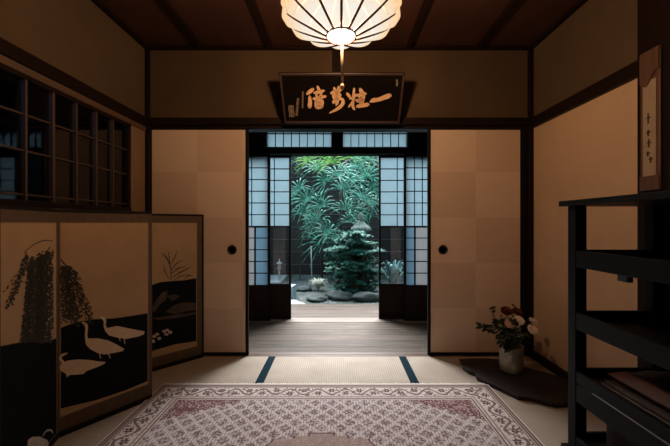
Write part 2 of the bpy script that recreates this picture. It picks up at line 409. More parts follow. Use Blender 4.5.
# main border: scrolling vine and blossoms
ac = t.m('DIVIDE', t.m('SUBTRACT', d, .098), .052)
vine = t.m('ABSOLUTE', t.m('SUBTRACT', ac, t.m('MULTIPLY', t.m('SINE', t.m('MULTIPLY', al, 2*PI/.17)), .62)))
vinem = t.m('LESS_THAN', vine, .16)
fcell = t.m('SUBTRACT', t.m('FRACT', t.m('DIVIDE', al, .085)), .5)
sgn = t.m('SIGN', t.m('SINE', t.m('MULTIPLY', al, 2*PI/.17)))
fy = t.m('ADD', ac, t.m('MULTIPLY', sgn, .30))
rad = t.m('SQRT', t.m('ADD', t.m('POWER', t.m('MULTIPLY', fcell, 1.6), 2.0), t.m('POWER', fy, 2.0)))
ang = t.m('ARCTAN2', fy, t.m('MULTIPLY', fcell, 1.6))
ros = t.m('LESS_THAN', rad, t.m('ADD', .36, t.m('MULTIPLY', t.m('COSINE', t.m('MULTIPLY', ang, 6.0)), .11)))
ros2 = t.m('LESS_THAN', rad, .15)
fl2 = t.m('GREATER_THAN', t.vor(75, t.comb(x, y, 0.0)), .66)
bcol = t.mix(fl2, cream, brown); bcol = t.mix(vinem, bcol, brown); bcol = t.mix(ros, bcol, navy); bcol = t.mix(ros2, bcol, (.45,.20,.17))
# field: lattice of small rosettes in diamonds
S = .094
p = t.m('DIVIDE', t.m('ADD', x, y), S); q = t.m('DIVIDE', t.m('SUBTRACT', x, y), S)
fp = t.m('SUBTRACT', t.m('FRACT', p), .5); fq = t.m('SUBTRACT', t.m('FRACT', q), .5)
edge = t.m('GREATER_THAN', t.m('MAXIMUM', t.m('ABSOLUTE', fp), t.m('ABSOLUTE', fq)), .38)
r2 = t.m('SQRT', t.m('ADD', t.m('POWER', fp, 2.0), t.m('POWER', fq, 2.0)))
dots = t.m('LESS_THAN', t.m('ABSOLUTE', t.m('SUBTRACT', r2, .25)), .065)
an2 = t.m('COSINE', t.m('MULTIPLY', t.m('ARCTAN2', fp, fq), 8.0))
dots = t.m('MULTIPLY', dots, t.m('GREATER_THAN', an2, -.1)); cen = t.m('LESS_THAN', r2, .10)
broke = t.m('GREATER_THAN', t.m('SINE', t.m('MULTIPLY', t.m('ADD', p, q), 2*PI*3.0)), -.55)
edge = t.m('MULTIPLY', edge, broke)
par = t.m('FLOORED_MODULO', t.m('ADD', t.m('FLOOR', p), t.m('FLOOR', q)), 2.0)
fcol = t.mix(t.m('MULTIPLY', par, .6), grey, (.27,.19,.20)); fcol = t.mix(edge, fcol, cream); fcol = t.mix(dots, fcol, navy); fcol = t.mix(cen, fcol, wine)
sp1 = t.m('GREATER_THAN', t.vor(85, t.comb(x, y, 0.0)), .55); fcol = t.mix(t.m('MULTIPLY', sp1, .6), fcol, cream)
# corner spandrels
stp = t.m('MULTIPLY', t.m('SNAP', t.m('MULTIPLY', dx, 1.0), .04), 1.0)
sand = t.m('LESS_THAN', t.m('ADD', t.m('MULTIPLY', stp, 1.0), t.m('MULTIPLY', dy, 1.9)), .92)
v1 = t.vor(48, t.comb(x, y, 0.0)); scol = t.ramp(v1, [(0, (.62,.54,.52)), (.17, (.5,.38,.36)), (.27, wine), (.52, (.13,.03,.045)), (.62, (.34,.24,.24))], 'CONSTANT')
fcol = t.mix(sand, fcol, scol)
# medallion
ym = t.m('SUBTRACT', 1.045, ay)     # distance inward from the medallion tip
wd = t.m('ADD', .065, t.m('ADD', t.m('MULTIPLY', t.m('GREATER_THAN', ym, .025), .07), t.m('ADD', t.m('MULTIPLY', t.m('GREATER_THAN', ym, .045), .10), t.m('MULTIPLY', t.m('MAXIMUM', t.m('SUBTRACT', ym, .06), 0.0), .6))))
ins = t.m('MULTIPLY', t.m('GREATER_THAN', ym, 0.0), t.m('LESS_THAN', ax, wd))
ins2 = t.m('MULTIPLY', t.m('GREATER_THAN', ym, .008), t.m('LESS_THAN', ax, t.m('SUBTRACT', wd, .009)))
v3 = t.vor(60, t.comb(x, y, 0.0)); mcol = t.ramp(v3, [(0, (.16,.07,.07)), (.2, (.46,.36,.33)), (.5, (.36,.26,.24))], 'CONSTANT')
fcol = t.mix(ins, fcol, wine); fcol = t.mix(ins2, fcol, mcol)
# guard stripes
dn = t.m('DIVIDE', d, .2)
band = t.ramp(dn, [(0, cream), (.05, (.10,.045,.03)), (.10, beige), (.125, brown), (.18, cream), (.205, brown), (.24, cream), (.74, cream), (.765, brown), (.80, beige), (.86, brown), (.91, cream), (.94, wine)], 'CONSTANT')
inb = t.m('MULTIPLY', t.m('GREATER_THAN', d, .048), t.m('LESS_THAN', d, .148)); inf = t.m('GREATER_THAN', d, .190)
small = t.m('MULTIPLY', t.m('GREATER_THAN', t.vor(110, t.comb(x, y, 0.0)), .5), t.m('LESS_THAN', t.m('ABSOLUTE', t.m('SUBTRACT', dn, .83)), .03))
band = t.mix(small, band, cream)
rc = t.mix(inb, band, bcol); rc = t.mix(inf, rc, fcol)
wn = t.noise(400, None, 2); rc = t.mix(t.m('MULTIPLY', wn, .30), rc, mul(beige, .55))
M['rug'] = t.done(rc, .95, bump=wn, bs=.4, bd=.002)
rg = empty('rug', (RCX, RCY, 0.002), 'cream and wine red patterned oriental rug spread across the tatami floor', 'rug')
o = MB().bevbox((-RW, -RL, 0), (RW, RL, .010), .003).build('rug_pile', M['rug'], rg); o.matrix_world = Matrix.Translation((RCX, RCY, .002))
M['fringe'] = plain('fringe_cotton', (.72, .68, .62), .9, .1, 60)
fg = MB(); fg2 = MB(); xx = -RW+.01
while xx < RW-.01:
    q = random.uniform(-.004, .004)
    fg.box((xx-.0035, RL-.002, .001), (xx+.0035, RL+.020+q, .006)); fg2.box((xx-.0035, -RL-.02+q, .001), (xx+.0035, -RL+.002, .006)); xx += .0105
for q in (fg, fg2): o = q.build('fringe', M['fringe'], rg); o.matrix_world = Matrix.Translation((RCX, RCY, .002))

# ------------------------------------------------------------------ pendant lamp
LX, LY, LZ = .0130, 1.375, 1.827
lamp = empty('pendant_lamp', (LX, LY, LZ), 'glowing petal shaped pendant lamp with dark ribs hanging from the ceiling', 'lamp')
NP = 13
prof = [(.066, 0), (.10, .013), (.135, .028), (.17, .044), (.205, .061), (.234, .078), (.247, .100), (.243, .140), (.215, .172), (.170, .198), (.110, .215), (.045, .222)]
def bowl(r, z, u):          # u in -1..1 across a petal
    k = min(1, max(0, (r-.066)/.17))**1.5 if z < .15 else 1
    s_ = .930+.085*k*(1-abs(u)**2.6)
    return r*s_, z-.008*k*(1-u*u)
t = NT('lamp_glass')
pv = t.n('ShaderNodeNewGeometry')
nz = t.noise(14, None, 5, .65); x, y, z = t.xyz()
rr = t.m('SQRT', t.m('ADD', t.m('POWER', x, 2.0), t.m('POWER', y, 2.0)))
edge = t.ramp(t.m('ADD', t.m('MULTIPLY', rr, 3.6), t.m('MULTIPLY', nz, .18)), [(.30, (1.0,.88,.74)), (.62, (.86,.84,.78)), (.80, (.88,.74,.54)), (.95, (.95,.58,.28))])
rk = t.m('ABSOLUTE', t.m('SUBTRACT', t.m('FRACT', t.m('ADD', t.m('DIVIDE', t.m('SUBTRACT', t.m('ARCTAN2', y, x), PI/2), 2*PI/NP), 13.5)), .5))
edge = t.mix(t.m('MULTIPLY', t.m('POWER', t.m('MULTIPLY', rk, 2.0), 5.0), .6), edge, (.95,.58,.30))
cc = t.mix(t.m('MULTIPLY', t.m('SUBTRACT', nz, .35), .9), edge, (.70,.70,.66))
em = t.n('ShaderNodeEmission'); t.set(em.inputs[0], cc); em.inputs[1].default_value = 1.15
tp = t.n('ShaderNodeBsdfTransparent'); t.set(tp.inputs[0], (1.0, .86, .70)); mx = t.n('ShaderNodeMixShader'); mx.inputs[0].default_value = .20
t.t.links.new(em.outputs[0], mx.inputs[1]); t.t.links.new(tp.outputs[0], mx.inputs[2]); t.t.links.new(mx.outputs[0], t.out.inputs[0])
M['lamp_glass'] = t.mat
t = NT('lamp_disc_glass'); em = t.n('ShaderNodeEmission'); em.inputs[0].default_value = (1, .93, .82, 1); em.inputs[1].default_value = 1.7
tp = t.n('ShaderNodeBsdfTransparent'); mx = t.n('ShaderNodeMixShader'); mx.inputs[0].default_value = .07; t.set(tp.inputs[0], (1.0, .88, .74))
t.t.links.new(em.outputs[0], mx.inputs[1]); t.t.links.new(tp.outputs[0], mx.inputs[2]); t.t.links.new(mx.outputs[0], t.out.inputs[0]); M['lamp_disc'] = t.mat
M['lamp_rib'] = plain('lamp_rib_bronze', (.055, .020, .008), .5, .2, 20)
for k in range(NP):
    a0 = PI/2+2*PI*(k-.5)/NP; g = MB(); vs = []; fs = []; NU = 8; m = len(prof)
    for i in range(NU+1):
        u = -1+2*i/NU; a = a0+2*PI/NP*i/NU
        for (r, z) in prof:
            r2_, z2_ = bowl(r, z, u); vs.append((r2_*math.cos(a), r2_*math.sin(a), z2_))
    for i in range(NU):
        for j in range(m-1): fs.append((i*m+j, (i+1)*m+j, (i+1)*m+j+1, i*m+j+1))
    o = g.add(vs, fs).build('lamp_petal', M['lamp_glass'], lamp, smooth=True); o.matrix_world = Matrix.Translation((LX, LY, LZ))
    pts = [(bowl(r, z, -1)[0]*math.cos(a0), bowl(r, z, -1)[0]*math.sin(a0), bowl(r, z, -1)[1]) for r, z in prof]
    o = MB().tube(pts, .0060, 6).build('lamp_rib', M['lamp_rib'], lamp, smooth=True); o.matrix_world = Matrix.Translation((LX, LY, LZ))
o = MB().lathe([(0, -.002), (.03, -.003), (.058, -.001), (.061, .002)], n=36).build('lamp_bottom_disc', M['lamp_disc'], lamp, smooth=True); o.matrix_world = Matrix.Translation((LX, LY, LZ))
ring = [(.0625*math.cos(a), .066*math.sin(a), 0) for a in [2*PI*i/40 for i in range(41)]]
o = MB().tube(ring, .0034, 6, cap=False).build('lamp_ring', M['lamp_rib'], lamp, smooth=True); o.matrix_world = Matrix.Translation((LX, LY, LZ))
o = MB().lathe([(.0, .25), (.03, .25), (.05, .235), (.05, .218), (.0, .218)], n=24).tube([(0,0,.25), (0,0,.56)], .005, 8).lathe([(0,.60), (.05,.60), (.05,.575), (.012,.55), (0,.55)], n=24).build('ceiling_cord', M['black_metal'], lamp, smooth=False); o.matrix_world = Matrix.Translation((LX, LY, LZ))
o = MB().tube([(.0035,0,0), (.0045,0,-.205)], .0050, 8).build('pull_cord', M['twine'], lamp, smooth=True); o.matrix_world = Matrix.Translation((LX, LY, LZ))
o = MB().lathe([(0, .012), (.006, .010), (.010, 0), (.006, -.009), (0, -.011)], n=14).build('pull_knob', M['twine'], lamp, smooth=True); o.matrix_world = Matrix.Translation((LX+.0045, LY, LZ-.210))
pl = bpy.data.lights.new('lamp_bulb', 'POINT'); pl.energy = LAMP_POWER; pl.shadow_soft_size = .05; pl.color = (1.0, .68, .44)
po = bpy.data.objects.new('lamp_bulb', pl); C.objects.link(po); po.location = (LX, LY, LZ+.055); po.parent = lamp; po.matrix_parent_inverse = lamp.matrix_world.inverted()

# ------------------------------------------------------------------ hanging calligraphy board
pb = at(342, 123.2, 2.50); pt = at(342, 72.5, 2.28)
up = (pt-pb); ph = up.length; up.normalize(); ri = Vector((1,0,0)); nrm = ri.cross(up).normalized()
if nrm.y > 0: nrm = -nrm
PW = .872; PM = Matrix(((ri.x, up.x, -nrm.x, pb.x), (ri.y, up.y, -nrm.y, pb.y), (ri.z, up.z, -nrm.z, pb.z), (0,0,0,1)))
M['plaque_face'] = wood('plaque_face', (.0045, .003, .0025), 0, .8, .3, **{'Specular IOR Level': .04})
M['plaque_frame'] = wood('plaque_frame', (.03, .014, .009), 0, .45, .3)
M['gold'] = plain('gold_lettering', (.62, .38, .20), .6, .15, 60)
M['pale_ink'] = plain('pale_lettering', (.20, .15, .10), .7, .2, 60)
pq = empty('calligraphy_board', pb, 'dark framed wooden board with gold brush calligraphy leaning over the lintel', 'sign')
MB().box((-PW/2+.008, .008, 0), (PW/2-.008, ph-.008, .016), M=PM).build('board', M['plaque_face'], pq)
fr = MB()
for a, b in (((-PW/2, 0, -.012), (PW/2, .018, .02)), ((-PW/2, ph-.018, -.012), (PW/2, ph, .02)), ((-PW/2, 0, -.012), (-PW/2+.016, ph, .02)), ((PW/2-.016, 0, -.012), (PW/2, ph, .02))): fr.bevbox(a, b, .004, M=PM)
fr.build('frame', M['plaque_frame'], pq)
def brush(mb, strokes, conv, p0, n, off, thick=.003):
    """each stroke: list of (x, y, width) in the drawing's own units, laid on the plane as a raised ribbon"""
    for st in strokes:
        pts = [conv(a, b) for a, b, _ in st]
        # smooth
        P = []
        W = []
        for i in range(len(st)-1):
            for k in range(4):
                u = k/4; P.append((pts[i][0]*(1-u)+pts[i+1][0]*u, pts[i][1]*(1-u)+pts[i+1][1]*u)); W.append(st[i][2]*(1-u)+st[i+1][2]*u)
        P.append(pts[-1]); W.append(st[-1][2])
        for _ in range(2):
            P = [P[0]]+[((P[i-1][0]+2*P[i][0]+P[i+1][0])/4, (P[i-1][1]+2*P[i][1]+P[i+1][1])/4) for i in range(1, len(P)-1)]+[P[-1]]
        sc_ = brush.scale
        L = []; R = []
        for i, (a, b) in enumerate(P):
            q0 = P[max(i-1,0)]; q1 = P[min(i+1,len(P)-1)]; dx_, dy_ = q1[0]-q0[0], q1[1]-q0[1]; l = math.hypot(dx_, dy_) or 1
            nx, ny = -dy_/l, dx_/l; w_ = W[i]*sc_/2
            L.append((a+nx*w_, b+ny*w_)); R.append((a-nx*w_, b-ny*w_))
        # rounded ends
        def endcap(c, d0, w_):
            a0 = math.atan2(d0[1], d0[0]); return [(c[0]+w_*math.cos(a0+s), c[1]+w_*math.sin(a0+s)) for s in (-.9, -.3, .3, .9)]
        l0 = Vector((P[0][0]-P[1][0], P[0][1]-P[1][1])); l1 = Vector((P[-1][0]-P[-2][0], P[-1][1]-P[-2][1]))
        outl = endcap(P[0], l0, W[0]*sc_/2*1.0)+L_fix(R, L, P, endcap(P[-1], l1, W[-1]*sc_/2*1.0))
        # build as strip quads instead of one n-gon
        vs = []; 
        for a, b in L+R: vs.append(p0(a, b, off)); 
        nL = len(L); fs = [(i, i+1, nL+i+1, nL+i) for i in range(nL-1)]
        e0 = endcap(P[0], l0, W[0]*sc_/2); e1 = endcap(P[-1], l1, W[-1]*sc_/2)
        b0 = len(vs); vs += [p0(a, b, off) for a, b in e0]; fs.append((0, nL, b0, b0+1, b0+2, b0+3) if True else ())
        b1 = len(vs); vs += [p0(a, b, off) for a, b in e1]; fs.append((nL-1, 2*nL-1, b1+3, b1+2, b1+1, b1)[::1])
        mb.add(vs, fs)
def L_fix(*a): return []
# drawing units: pixels of an enlarged view of the board (x 4.467 from 270,60)
def conv5(a, b):
    p = ray_plane(270+a/4.467, 60+b/4.467, pb, nrm); d_ = p-pb; return (d_.dot(ri), d_.dot(up))
brush.scale = .871/115/4.467*1.25
pp = lambda a, b, off: pb+ri*a+up*b+nrm*off
main = MB()
strokes = [
 # ichi
 [(452,184,9),(462,178,15),(485,176,13),(515,164,16),(533,158,17)],
 # tsubu: left part, right part
 [(346,150,9),(356,162,10)], [(377,128,7),(375,150,9),(372,180,9),(370,208,9),(377,219,8)], [(358,172,7),(374,166,9),(388,154,8)], [(372,182,7),(360,200,7),(353,208,6)], [(384,176,6),(392,186,6)],
 [(405,132,12),(412,146,14)], [(394,158,11),(412,153,13),(426,150,11)], [(400,168,8),(404,192,9)], [(420,160,9),(416,176,11),(411,196,10)], [(392,206,12),(412,202,14),(436,198,14)], [(396,178,12),(412,176,16)],
 # man (ten thousand)
 [(276,148,10),(292,142,13),(316,132,12)], [(288,126,8),(294,146,10)], [(308,122,10),(306,144,11)], [(284,156,9),(286,172,10),(310,166,10),(316,152,9),(290,154,8)], [(299,140,9),(298,170,10),(294,190,9)],
 [(284,190,9),(288,178,9),(312,172,9),(326,176,10),(328,192,12),(314,210,12),(292,224,9),(268,236,5)], [(306,176,7),(303,192,7),(296,202,6)],
 # bai (times): person radical and right part
 [(192,132,11),(180,142,13),(168,152,9)], [(178,166,10),(180,186,13),(178,208,15)],
 [(214,120,8),(219,132,11)], [(200,148,9),(222,143,12),(240,138,9)], [(208,156,8),(212,168,9)], [(230,150,9),(226,166,9)], [(196,174,9),(222,168,11),(248,163,9)],
 [(206,186,11),(208,210,12)], [(206,186,10),(228,180,11),(236,186,11),(230,210,12)], [(210,214,10),(230,211,11)], [(214,198,8),(228,196,8)],
]
brush(main, strokes, conv5, pp, nrm, .0015)
main.build('gold_characters', M['gold'], pq)
sm = MB()
def squiggle(cx, cy, w_, h_):
    out = [[(cx-w_/2, cy-h_*.3, 2.3), (cx+w_/2, cy-h_*.4, 2.3)], [(cx, cy-h_/2, 2.5), (cx-w_*.1, cy+h_/2, 2.5)], [(cx-w_*.4, cy+h_*.2, 2.2), (cx+w_*.4, cy+h_*.1, 2.6), (cx+w_*.3, cy+h_*.45, 2.2)]]
    if int(cy) % 2: out.append([(cx-w_*.4, cy, 2.0), (cx-w_*.5, cy+h_*.4, 2.2)])
    return out
ss = []
for i in range(8): ss += squiggle(148-.3*i, 146+9.3*i, 6, 7)
for i in range(6): ss += squiggle(126-1.2*i, 178+13*i, 10, 11)
for i in range(3): ss += squiggle(568+(i%2), 90+10*i, 8, 8)
brush(sm, ss, conv5, pp, nrm, .0015)
# square seals
for cx, cy in ((95, 217), (98, 243)):
    s4 = []
    for q in (-11, 11): s4 += [[(cx-10, cy+q, 2.6), (cx+10, cy+q, 2.6)], [(cx+q*.9, cy-11, 2.6), (cx+q*.9, cy+11, 2.6)]]
    s4 += [[(cx-6, cy-4, 3.5), (cx+6, cy-5, 3.5)], [(cx-5, cy+4, 3.5), (cx+6, cy+4, 3.5)], [(cx, cy-8, 3), (cx-1, cy+8, 3)]]
    brush(sm, s4, conv5, pp, nrm, .0015)
sm.build('small_characters', M['pale_ink'], pq)

# ------------------------------------------------------------------ folding screen
M['silk'] = plain('screen_silk', (.34, .225, .125), .85, .1, 5)
M['silk_edge'] = plain('brocade_border', (.075, .047, .026), .8, .2, 40)
M['gold_line'] = plain('gold_line', (.26, .17, .07), .6, .1, 30)
M['ink'] = plain('ink_wash_water', (.006, .007, .008), .9, .2, 8, **{'Specular IOR Level': .08})
M['ink_soft'] = plain('ink_willow', (.035, .032, .022), .85, .3, 20)
M['ink_land'] = plain('ink_reed_bank', (.045, .03, .018), .85, .5, 14)
M['bird_white'] = plain('painted_white', (.52, .40, .28), .85, .1, 20)
M['flower_white'] = plain('painted_blossom', (.45, .38, .33), .85, .25, 30)
SH = 1.117
scr = empty('folding_screen', (-1.25, 2.1, 0), 'low folding screen painted with white geese by dark water, beside left wall', 'folding screen')
pts_s = [(-1.056, 2.590), (-1.400, 2.248), (-1.118, 1.962), (-1.371, 1.612), (-1.235, 1.19)]
class Panel:
    def __init__(s, a, b):
        s.a, s.b = Vector((*a, 0)), Vector((*b, 0)); s.d = (s.b-s.a); s.L = s.d.length; s.d.normalize()
        s.n = Vector((-s.d.y, s.d.x, 0))
        if s.n.dot(Vector((0,0,0))-s.a) < 0: s.n = -s.n      # towards the room / camera
        n = s.n; d = s.d
        s.M = Matrix(((d.x, n.x, 0, s.a.x), (d.y, n.y, 0, s.a.y), (0, 0, 1, 0), (0,0,0,1)))
        s.root = empty('screen_panel', s.a); s.root.parent = scr; s.root.matrix_parent_inverse = scr.matrix_world.inverted()
        bpy.context.view_layer.update()
    def box(s, name, x0, x1, z0, z1, n0, n1, m):
        return MB().box((x0, n0, z0), (x1, n1, z1), M=s.M).build(name, m, s.root)
    def px(s, px, py):
        p = ray_plane(px, py, s.a, s.n); r_ = p-s.a; return (min(max(r_.dot(s.d), -.5), 1.5), p.z)
    def poly(s, mb, pts, off, mi=0):
        vs = [s.a+s.d*u+Vector((0,0,z))+s.n*off for u, z in pts]
        mb.add(vs, [tuple(range(len(vs)))], mi)
    def pxpoly(s, mb, pts, off, mi=0): s.poly(mb, [s.px(*p) for p in pts], off, mi)
def mk_panel(a, b, ma, mb_, ends=(0, 0)):
    P = Panel(a, b); L = P.L; e = .014; z0 = .012; z1 = SH; P.ma, P.mb = ma, mb_
    MB().box((.004, -.010, z0+.01), (L-.004, .004, z1-.008), M=P.M).build('backing', M['silk_edge'], P.root)
    f = MB()
    h = MB()
    (f if ends[0] else h).bevbox((0, -.012, z0), (e, .008 if ends[0] else .0045, z1-.014), .002, M=P.M)
    (f if ends[1] else h).bevbox((L-e, -.012, z0), (L, .008 if ends[1] else .0045, z1-.014), .002, M=P.M)
    h.build('hinge_edge', M['silk_edge'], P.root)
    f.bevbox((0, -.012, z1-.014), (L, .008, z1), .002, M=P.M); MB().bevbox((0, -.012, 0.0), (L, .008, z0+.016), .002, M=P.M).build('bottom_rail', M['black_wood_z'], P.root)
    f.build('screen_frame', M['black_wood_z'], P.root)
    P.box('gold_line', ma-.004, L-mb_+.004, .098, z1-.065, .004, .005, M['gold_line'])
    P.box('painting_silk', ma, L-mb_, .102, z1-.069, .004, .006, M['silk'])
    return P
P1 = mk_panel(pts_s[0], pts_s[1], .056, .014, (1, 0)); P2 = mk_panel(pts_s[1], pts_s[2], .014, .014); P3 = mk_panel(pts_s[2], pts_s[3], .016, .012); P4 = mk_panel(pts_s[3], pts_s[4], .026, .014, (0, 1))
def clipu(P, pts): return [(min(max(u, P.ma), P.L-P.mb), z) for u, z in pts]
# right panel: reeds, bank, blossoms
g = MB(); mats = [M['ink'], M['ink_land'], M['ink_soft'], M['flower_white'], M['bird_white']]
P1.poly(g, clipu(P1, [P1.px(*p) for p in ((100,286),(151,285),(160,282),(172,281),(185,280),(196,278),(196,341),(175,344),(151,351),(100,362))]), .0065, 0)
for pl_ in ([(151,308),(156,300),(162,292),(168,291),(166,299),(158,306),(154,313)], [(165,312),(172,306),(180,303),(188,302),(196,303),(196,310),(186,311),(176,314)], [(166,296),(174,294),(180,296),(172,301)], [(151,318),(165,316),(180,314),(196,312),(196,314),(175,318),(160,320)]):
    P1.poly(g, clipu(P1, [P1.px(*p) for p in pl_]), .007, 1)
for cx, cy in ((154,336),(157,334),(159,338),(164,331),(167,330),(170,332),(166,334),(153,341)):
    q = [(cx+2.2*math.cos(a)*random.uniform(.7,1.2), cy+1.6*math.sin(a)*random.uniform(.7,1.2)) for a in [2*PI*k/7 for k in range(7)]]
    P1.pxpoly(g, q, .0072, 3)
g.build('painting', mats, P1.root)
def pxstrokes(P, name, strokes, m, sc_):
    mb = MB(); brush.scale = sc_
    brush(mb, strokes, lambda a, b: P.px(a, b), lambda u, z, off: P.a+P.d*u+Vector((0,0,z))+P.n*off, P.n, .0075)
    return mb.build(name, m, P.root)
reeds = [[(170,281,.5),(171,272,.8),(169,260,.8),(168,252,.4)], [(171,268,.5),(166,257,1.2),(161,253,.4)], [(171,264,.5),(175,256,.9),(177,251,.3)], [(170,274,.5),(178,268,1.2),(186,266,.3)],
         [(171,278,.5),(180,272,1.2),(191,267,.3)], [(174,280,.5),(180,276,1.0),(189,274,.3)], [(168,278,.5),(164,270,.9),(163,264,.3)], [(171,270,.5),(176,263,1.),(183,260,.3)], [(178,272,.4),(184,271,.9),(188,267,.3)], [(184,279,.5),(188,275,1.2),(193,276,.3)]]
pxstrokes(P1, 'painted_reeds', reeds, M['ink_soft'], .008)
# middle panel: water, willow, geese
g = MB()
P3.poly(g, clipu(P3, [P3.px(*p) for p in ((40,331),(58,328),(75,322),(95,319),(115,318),(135,315),(152,312),(152,379),(125,390),(95,400),(58,409),(40,414))]), .0065, 0)
def B(l): return [(a/2.79, 286+b/2.79) for a, b in l]
def goose(P, body, neck, legs, off=.0072):
    gb = MB(); P.pxpoly(gb, B(body), off); brush.scale = .0052
    brush(gb, [[(a/2.79, 286+b/2.79, w_) for a, b, w_ in st] for st in [neck]+legs], lambda a, b: P.px(a, b), lambda u, z, o_: P.a+P.d*u+Vector((0,0,z))+P.n*o_, P.n, .0075)
    gb.build('painted_goose', M['bird_white'], P.root)
goose(P3, [(164,226),(172,214),(188,207),(215,204),(245,205),(270,209),(293,211),(290,216),(268,226),(240,236),(232,244),(215,246),(195,247),(185,250),(182,243),(168,236)], [(186,187,1.2),(176,190,2.6),(168,195,2.2),(166,202,1.8),(174,210,2.0),(178,220,2.6)], [[(190,245,1.2),(186,252,1.0)]])
goose(P3, [(236,152),(246,146),(270,145),(300,151),(325,163),(346,175),(340,181),(315,186),(290,190),(270,186),(250,175),(240,165)], [(229,101,1.4),(237,106,2.8),(241,114,2.2),(239,130,1.9),(239,144,2.2),(246,156,3.2)], [[(276,186,.9),(279,200,.8)], [(300,186,.9),(306,200,.8)]])
goose(P3, [(291,124),(300,116),(325,111),(355,117),(380,122),(402,126),(400,134),(385,140),(350,147),(325,143),(303,137)], [(280,86,1.4),(288,90,2.8),(292,98,2.2),(290,108,1.9),(293,118,2.2),(301,126,3.2)], [[(344,144,.9),(347,160,.8)], [(330,141,.8),(334,152,.8)]])
g.build('painting', mats, P3.root)
def willow(n, fn, seed, wmax=1.6):
    # drooping strands made of many short leaf dashes; fn(u) -> (x_top, y_top, x_bottom, y_bottom)
    r_ = random.Random(seed); out = []
    for i in range(n):
        x0_, y0_, x1_, y1_ = fn(r_.random(), r_); m_ = int(abs(y1_-y0_)/3.2)+1
        for k in range(m_):
            u = (k+r_.random()*.8)/m_; a = x0_+(x1_-x0_)*u**1.3+r_.uniform(-.6, .6); b = y0_+(y1_-y0_)*u; q = r_.choice((-1, 1))
            out.append([(a, b, .4), (a+q*r_.uniform(.8, 1.8), b+r_.uniform(.3, 1.3), wmax), (a+q*r_.uniform(2, 3), b+r_.uniform(1.5, 2.8), .3)])
    return out
def w3(u, r_):
    xb = 61+33*u; yb = r_.uniform(312, 326); return (60+17*u, 262+10*u*u+r_.uniform(0, 6), xb, yb)
wl = willow(34, w3, 3)+[[(58,259,.8),(63,263,1.2),(68,267,1.0),(75,272,.8)]]
wl = [[(min(max(a, 60.5), 97), min(b, 327), w_) for a, b, w_ in s_] for s_ in wl]
pxstrokes(P3, 'painted_willow', wl, M['ink_soft'], .0052)
# left panel: larger willow over dark water
g = MB()
P4.poly(g, [(.026,.495),(.12,.51),(.25,.56),(P4.L-.014,.60),(P4.L-.014,.04),(.026,.04)], .0065, 0)
P4.pxpoly(g, [(26,440),(31,437),(38,437),(45,440),(48,446),(46,455),(24,455)], .0072, 3)
g.build('painting', mats, P4.root)
def w4(u, r_): return (27+23*u, 258-12*u+r_.uniform(0, 6), 19+31*u, 342)
def w4b(u, r_): return (26-4*u, 250+8*u, 8-6*u+r_.uniform(-3, 3), r_.uniform(290, 312))
wl = willow(70, w4, 5, 2.6)+willow(9, w4b, 6, 1.8)+[[(22,252,.8),(32,244,1.0),(42,240,1.2),(51,241,.8)]]
wl = [[(min(max(a, 1), 51.5), min(b, 345), w_) for a, b, w_ in s_] for s_ in wl]
pxstrokes(P4, 'painted_willow', wl, M['ink_soft'], .0042)
pxstrokes(P4, 'painted_plume', [[(41,436,1.8),(44,431,2.0),(49,430,1.6),(51,433,1.4)]], M['flower_white'], .0045)

# ------------------------------------------------------------------ wooden slab, vase, flowers
M['slab'] = wood('slab_wood', (.012, .006, .0045), 0, .7, .35)
so_px = [(459,358.5),(461.6,366),(467.5,370),(475,372.5),(476,376.5),(487,381.5),(500.5,387.5),(518,396),(531.5,397.5),(547,402),(558.6,404),(570,403),(578,398),(576,384),(566,379),(548,372.5),(535,369.5),(522,366),(508,361),(500,359.2),(488,358.3),(472,358)]
ST = .028
ol = []
for a, b in so_px:
    Y_ = (EYE-ST)*F/(b-VY); ol.append((min((a-VX)/F*Y_, XR-.036), min(Y_, YB-.02)))
ol = ol[::-1]
def inset(pts, k):
    cx = sum(p[0] for p in pts)/len(pts); cy = sum(p[1] for p in pts)/len(pts)
    return [(x_+(cx-x_)*k, y_+(cy-y_)*k) for x_, y_ in pts]
n_ = len(ol); g = MB(); lo = inset(ol, .03); hi = inset(ol, .012)
rings = [[(x_, y_, .0) for x_, y_ in lo], [(x_, y_, ST-.006) for x_, y_ in ol], [(x_, y_, ST) for x_, y_ in hi]]
vs = sum(rings, []); fs = [tuple(range(2*n_, 3*n_)), tuple(range(n_))[::-1]]
for r_ in range(2):
    for i in range(n_): fs.append((r_*n_+i, r_*n_+(i+1)%n_, (r_+1)*n_+(i+1)%n_, (r_+1)*n_+i))
slab = g.add(vs, fs).build('wooden_slab', M['slab']); tag(slab, 'dark irregular natural edge wooden slab lying under the flower vase', 'board')
VX_, VY_ = 1.200, 2.285
M['vase'] = plain('vase_glaze', (.33, .31, .24), .35, .45, 22, .2)
def vfn(a, z): return 1+.05*math.cos(4*a+.5)+.015*math.sin(7*a+z*20)
vase = MB().lathe([(.0, 0), (.062, 0), (.070, .006), (.076, .06), (.073, .11), (.074, .155), (.077, .176), (.072, .176), (.069, .15), (.068, .05), (0, .03)], (VX_, VY_, ST), 32, fn=vfn).build('flower_vase', M['vase'], smooth=True)
tag(vase, 'mottled grey ceramic vase holding flowers on the dark wooden slab', 'vase')
M['rose'] = plain('rose_petal', (.085, .007, .009), .6, .25, 30)
M['white_petal'] = plain('white_petal', (.88, .80, .72), .6, .1, 30)
M['pink_petal'] = plain('pink_petal', (.75, .50, .42), .6, .12, 30)
M['stem'] = plain('flower_stem', (.05, .10, .03), .7, .2, 30)
M['leaf'] = plain('flower_leaf', (.022, .034, .014), .5, .4, 20)
